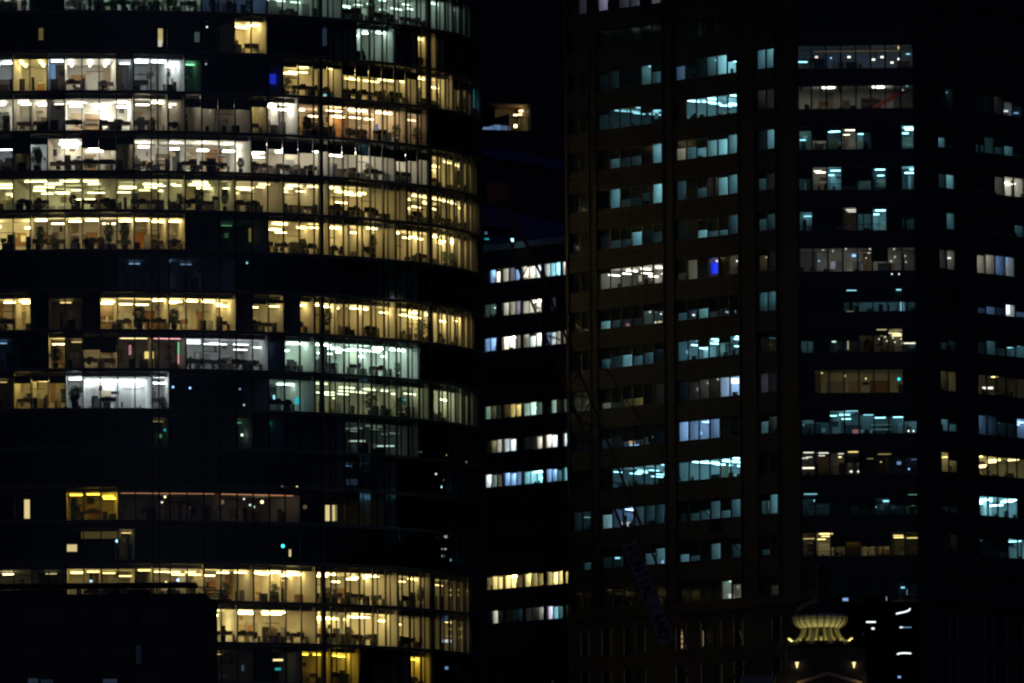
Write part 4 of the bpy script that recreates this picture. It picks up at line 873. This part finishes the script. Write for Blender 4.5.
for yy in (.4, 4.2): mb.bar((a.x, YF + yy, a.z - .15), (b.x, YF + yy, b.z - .15), .07, mullm)
mb.build('stair', fb)
mb = MB(); z1 = pf(100, 583).z
mb.box(xa, pf(196, 583).x, YF + 1, YF + 6, z1 - .14, z1 + .08, fst)
for k in range(14):
    x = xa + (pf(196, 583).x - xa) * (k + .5) / 14; mb.box(x - .07, x + .07, YF + 1.2, YF + 1.34, zc + .003, z1 - .141, fst)
z2 = pf(100, 588.5).z
for (x0, x1) in [(-20, 66), (108, 118), (128, 150)]: mb.box(pf(x0, 590).x, pf(x1, 590).x, YF + 1.6, YF + 1.7, zc + .003, z2, fst)
mb.build('pergola', fb)

# ------------------------------------------------------------------ lit lantern turret with gallery (lower right)
YG = 1040
def pg(px, py, Y=YG): return at_depth(px, py, Y)
tur = thing('lantern_turret', 'domed roof turret with a floodlit fluted gallery bowl', 'turret', pg(820, 642))
c0 = pg(820.3, 642); tur.location = c0; K = YG / F
tst = mat('pale_stucco', (.62, .58, .46), .8, 0, .2, 2); tdk = mat('grey_stone', (.06, .055, .05))
def Z(py): return (pg(819, py).z - c0.z)
mb = MB(); mb.lathe((0, 0, 0), [(17 * K, Z(628)), (21 * K, Z(627.6)), (25 * K, Z(625)), (27.2 * K, Z(621)), (27.8 * K, Z(617.5)), (27.2 * K, Z(615.5)), (26 * K, Z(615))], tst, 96, .018, 24); bowl = mb.build('gallery_bowl', tur)
mb = MB()
for k in range(24):
    t = 2 * math.pi * (k + .5) / 24; c, s_ = math.cos(t), math.sin(t); pr = [(21.6, 627.7), (25.5, 625.2), (27.8, 621), (28.3, 617.5), (27.6, 615.3)]
    for (ra, ya), (rb_, yb_) in zip(pr, pr[1:]): mb.bar((ra * K * c, ra * K * s_, Z(ya)), (rb_ * K * c, rb_ * K * s_, Z(yb_)), .045, tdk, 5)
mb.build('rib', bowl)
mb = MB()
for k in range(16):
    t = 2 * math.pi * (k + .5) / 16; c, s_ = math.cos(t), math.sin(t)
    prof = [(18, 628.2), (18.4, 632), (20.5, 637), (24.5, 641)]
    for (ra, ya), (rb_, yb_) in zip(prof, prof[1:]): mb.bar((ra * K * c, ra * K * s_, Z(ya)), (rb_ * K * c, rb_ * K * s_, Z(yb_)), .12, mat('bracket_stone', (.26, .23, .12)), 6, .13)
mb.lathe((0, 0, 0), [(15.5 * K, Z(641)), (15.5 * K, Z(628.3))], tdk, 40)
mb.build('bracket', tur)
for k in range(4):
    t = k * math.pi / 2; mb = MB(); c, s_ = math.cos(t), math.sin(t); pr = [(24, 641), (27, 641.6), (29, 639.8), (31, 638), (32.5, 638.6)]
    for (ra, ya), (rb_, yb_) in zip(pr, pr[1:]): mb.bar((ra * K * c, ra * K * s_, Z(ya)), (rb_ * K * c, rb_ * K * s_, Z(yb_)), .11, tst, 6, .09)
    mb.build('scroll_finial', tur)
mb = MB(); mb.lathe((0, 0, 0), [(31 * K, Z(646)), (31 * K, Z(642.3)), (26 * K, Z(642))], tdk, 40); mb.lathe((0, 0, 0), [(22 * K, Z(683) - 20), (22 * K, Z(646.01))], tdk, 40); mb.build('drum', tur)
mb = MB(); mb.lathe((0, 0, 0), [(25 * K, Z(614.9)), (24 * K, Z(610)), (19 * K, Z(605)), (10 * K, Z(601)), (6.5 * K, Z(599))], tdk, 40); mb.build('dome', tur)
mb = MB(); mb.lathe((2 * K, 0, 0), [(6 * K, Z(599.2)), (5 * K, Z(596)), (5 * K, Z(570)), (6 * K, Z(568)), (1 * K, Z(561))], tdk, 8); mb.build('lantern', tur)
for k in range(10):
    t = 2 * math.pi * k / 10; l = bpy.data.lights.new('floodlight', 'POINT'); l.energy = 34; l.color = (1, .92, .33); l.shadow_soft_size = .12
    lo = bpy.data.objects.new('floodlight', l); COL.objects.link(lo); lo.parent = tur; lo.location = (30.5 * K * math.cos(t), 30.5 * K * math.sin(t), Z(641))
# the stone building under it, with pediment and two wall lanterns
gb = thing('classical_building', 'dark stone classical building with pediment under the turret', 'building')
mb = MB(); a = pg(760, 683); b = pg(880, 683); zg = pg(819, 683).z
mb.box(pg(775, 683).x, pg(865, 683).x, YG - 6, YG + 12, 0, pg(819, 676).z, tdk)
mb.box(pg(786, 650).x, pg(864, 650).x, YG - 4, YG + 4, pg(819, 676).z + .003, pg(819, 650).z, tdk)
mb.build('wall', gb)
mb = MB(); fy = YG - 6.6
L_, R_, T_ = at_depth(797, 681.5, fy), at_depth(862, 681.5, fy), at_depth(828, 671.5, fy)
pm = mat('pediment_stone', (.45, .40, .32))
for a, b in ((L_, T_), (T_, R_)):
    mb.hexa([(a.x, fy, a.z - .3), (b.x, fy, b.z - .3), (b.x, fy + .6, b.z - .3), (a.x, fy + .6, a.z - .3), (a.x, fy, a.z), (b.x, fy, b.z), (b.x, fy + .6, b.z), (a.x, fy + .6, a.z)], pm)
mb.build('pediment', gb)
for px, lab in ((797, 'amber wall lantern below the turret, the one above the pediment start'), (854, 'amber wall lantern below the turret, nearer the glazed bay')):
    q = at_depth(px, 664, YG - 4.3); w_ = thing('wall_lantern', lab, 'wall lantern', q, 'amber wall lanterns under the turret')
    m = MB(); m.lathe((0, 0, 0), [(.04, -.38), (.13, .05), (.19, .16)], emit('e', 1.6), 8); m.build('lamp_glass', w_)
    m = MB(); m.lathe((0, 0, 0), [(.24, .18), (.20, .25), (.04, .4)], metalm, 8); m.bar((0, .05, .4), (0, .3, .4), .03, metalm); m.build('cap', w_)
    l = bpy.data.lights.new('lantern_light', 'POINT'); l.energy = 1.2; l.color = (1, .5, .2); l.shadow_soft_size = .1
    lo = bpy.data.objects.new('lantern_light', l); COL.objects.link(lo); lo.parent = w_; lo.location = (0, -.6, 0)
for px in (796, 861):
    l = bpy.data.lights.new('pediment_light', 'POINT'); l.energy = 7; l.color = (1, .62, .25); l.shadow_soft_size = .1
    lo = bpy.data.objects.new('pediment_light', l); COL.objects.link(lo); lo.parent = gb; lo.location = at_depth(px, 684, fy - .8)

# ------------------------------------------------------------------ tower crane with a lettered board on its red luffing jib
YR = 880
crane = thing('tower_crane', 'dim red luffing tower crane with lettered board along its raised lattice jib', 'crane')
redc = mat('crane_red', (.34, .07, .045), .6); 
tip = at_depth(502, 203, YR); foot = at_depth(697, 690, YR); ax = (foot - tip).normalized(); side = Vector((0, 1, 0)).cross(ax).normalized()
Lj = (foot - tip).length
def jp(s_, a, d): return tip + ax * s_ + side * a + Vector((0, d, 0))
def jw(s_): return .75 * min(1, .35 + s_ / 9) * (1 if s_ < Lj - 4 else max(.4, (Lj - s_) / 4))
mb = MB(); N = 34; ss = [Lj * i / N for i in range(N + 1)]
for a_, d_ in ((-1, -.6), (1, -.6), (-1, .6), (1, .6)):
    for s0, s1 in zip(ss, ss[1:]): mb.bar(jp(s0, a_ * jw(s0), d_), jp(s1, a_ * jw(s1), d_), .085, redc, 5)
for i, (s0, s1) in enumerate(zip(ss, ss[1:])):
    f_ = 1 if i % 2 else -1
    for d_ in (-.6, .6): mb.bar(jp(s0, f_ * jw(s0), d_), jp(s1, -f_ * jw(s1), d_), .045, redc, 4)
    for a_ in (-1, 1): mb.bar(jp(s0, a_ * jw(s0), -.6 * f_), jp(s1, a_ * jw(s1), .6 * f_), .045, redc, 4)
mb.build('jib', crane)
mb = MB(); p0 = jp(-.9, 0, 0)
mb.box(p0.x - .9, p0.x + .8, YR - .5, YR + .5, p0.z - .9, p0.z + .8, redc); mb.bar(jp(-.6, -.2, -.7), jp(-.6, -.2, .7), .55, redc, 12); mb.build('jib_head', crane)
# the board and its letters
tl = at_depth(629, 543, YR - 1.2); br = at_depth(668, 643, YR - 1.2); axb = (br - tl).normalized(); sb = Vector((0, 1, 0)).cross(axb).normalized()
Lb = (br - tl).length; hw = .62
mb = MB(); yb0 = YR - 1.2
def bp(s_, a, d): return tl + axb * s_ - sb * a + Vector((0, d, 0))
mb.hexa([bp(0, -hw, 0), bp(Lb, -hw, 0), bp(Lb, -hw, .1), bp(0, -hw, .1), bp(0, hw, 0), bp(Lb, hw, 0), bp(Lb, hw, .1), bp(0, hw, .1)], mat('board_grey', (.32, .29, .25), .7))
bo = mb.build('sign_board', crane)
STR = {'P': [[(0, 0), (0, 1), (.7, 1), (.7, .5), (0, .5)]], 'O': [[(0, 0), (0, 1), (.75, 1), (.75, 0), (0, 0)]], 'N': [[(0, 0), (0, 1), (.75, 0), (.75, 1)]], 'T': [[(.37, 0), (.37, 1)], [(0, 1), (.75, 1)]], 'I': [[(.2, 0), (.2, 1)]],
       'A': [[(0, 0), (.37, 1), (.75, 0)], [(.15, .35), (.6, .35)]], 'C': [[(.75, 1), (0, 1), (0, 0), (.75, 0)]], 'L': [[(0, 1), (0, 0), (.65, 0)]], 'D': [[(0, 0), (0, 1), (.5, 1), (.75, .75), (.75, .25), (.5, 0), (0, 0)]], ' ': []}
ADV = {'I': .65, ' ': .65}
txt = 'PONTIAC LAND'; tot = sum(ADV.get(c, 1.12) for c in txt); sc = (Lb - .7) / tot; pos = .4; hh = .80
lm = mat('letter_dark', (.015, .015, .02))
mb = MB()
for c in txt:
    for st in STR[c]:
        for (x0, y0), (x1, y1) in zip(st, st[1:]):
            A_ = bp(pos + x0 * sc, (y0 - .5) * hh, -.03); B_ = bp(pos + x1 * sc, (y1 - .5) * hh, -.03)
            if (A_ - B_).length > .01: mb.bar(A_, B_, .085, lm, 4)
    pos += ADV.get(c, 1.12) * sc
mb.build('lettering', bo)
# machinery deck, A-frame, pendants and mast below the picture
fx = foot
mb = MB(); mb.box(fx.x - 1.5, fx.x + 6, YR - 1.6, YR + 1.6, fx.z - 1.9, fx.z - .7, redc); mb.box(fx.x + 3.5, fx.x + 6, YR - 1.5, YR + 1.5, fx.z - .69, fx.z + 1.0, metalm); mb.build('machinery_deck', crane)
ap = at_depth(776, 640, YR)
mb = MB()
for d_ in (-1, 1):
    mb.bar((fx.x + 1, YR + d_, fx.z - .7), (ap.x, YR + d_ * .5, ap.z), .06, mullm, 6); mb.bar((fx.x + 5.5, YR + d_, fx.z - .7), (ap.x, YR + d_ * .5, ap.z), .06, mullm, 6)
mb.bar((ap.x, YR - .8, ap.z), (ap.x, YR + .8, ap.z), .2, mullm, 8)
mb.build('a_frame', crane)
mb = MB(); path = [(776, 640), (768, 590), (745, 556), (718, 527), (690, 492), (640, 420), (560, 300), (506, 205)]
q = [at_depth(x, y, YR) for x, y in path]
for a, b in zip(q, q[1:]):
    mb.bar(a, b, .03, mullm, 5); mb.bar(a + Vector((0, .5, 0)), b + Vector((0, .5, 0)), .03, mullm, 5)
mb.build('pendant_rope', crane)
m0 = at_depth(716, 525, YR); mb = MB(); mb.box(m0.x - .6, m0.x + .6, YR - .3, YR + .8, m0.z - .45, m0.z + .4, darkm); mb.build('rope_block', crane)
mb = MB(); zz = 0; mw = .95; topz = fx.z - 1.95
for a_ in (-1, 1):
    for d_ in (-1, 1): mb.bar((fx.x + 1 + a_ * mw, YR + d_ * mw, 0), (fx.x + 1 + a_ * mw, YR + d_ * mw, topz), .13, redc, 5)
k = 0
while zz + 2 < topz:
    f_ = 1 if k % 2 else -1
    for d_ in (-1, 1): mb.bar((fx.x + 1 - f_ * mw, YR + d_ * mw, zz), (fx.x + 1 + f_ * mw, YR + d_ * mw, zz + 2), .06, redc, 4)
    zz += 2; k += 1
mb.build('mast', crane)
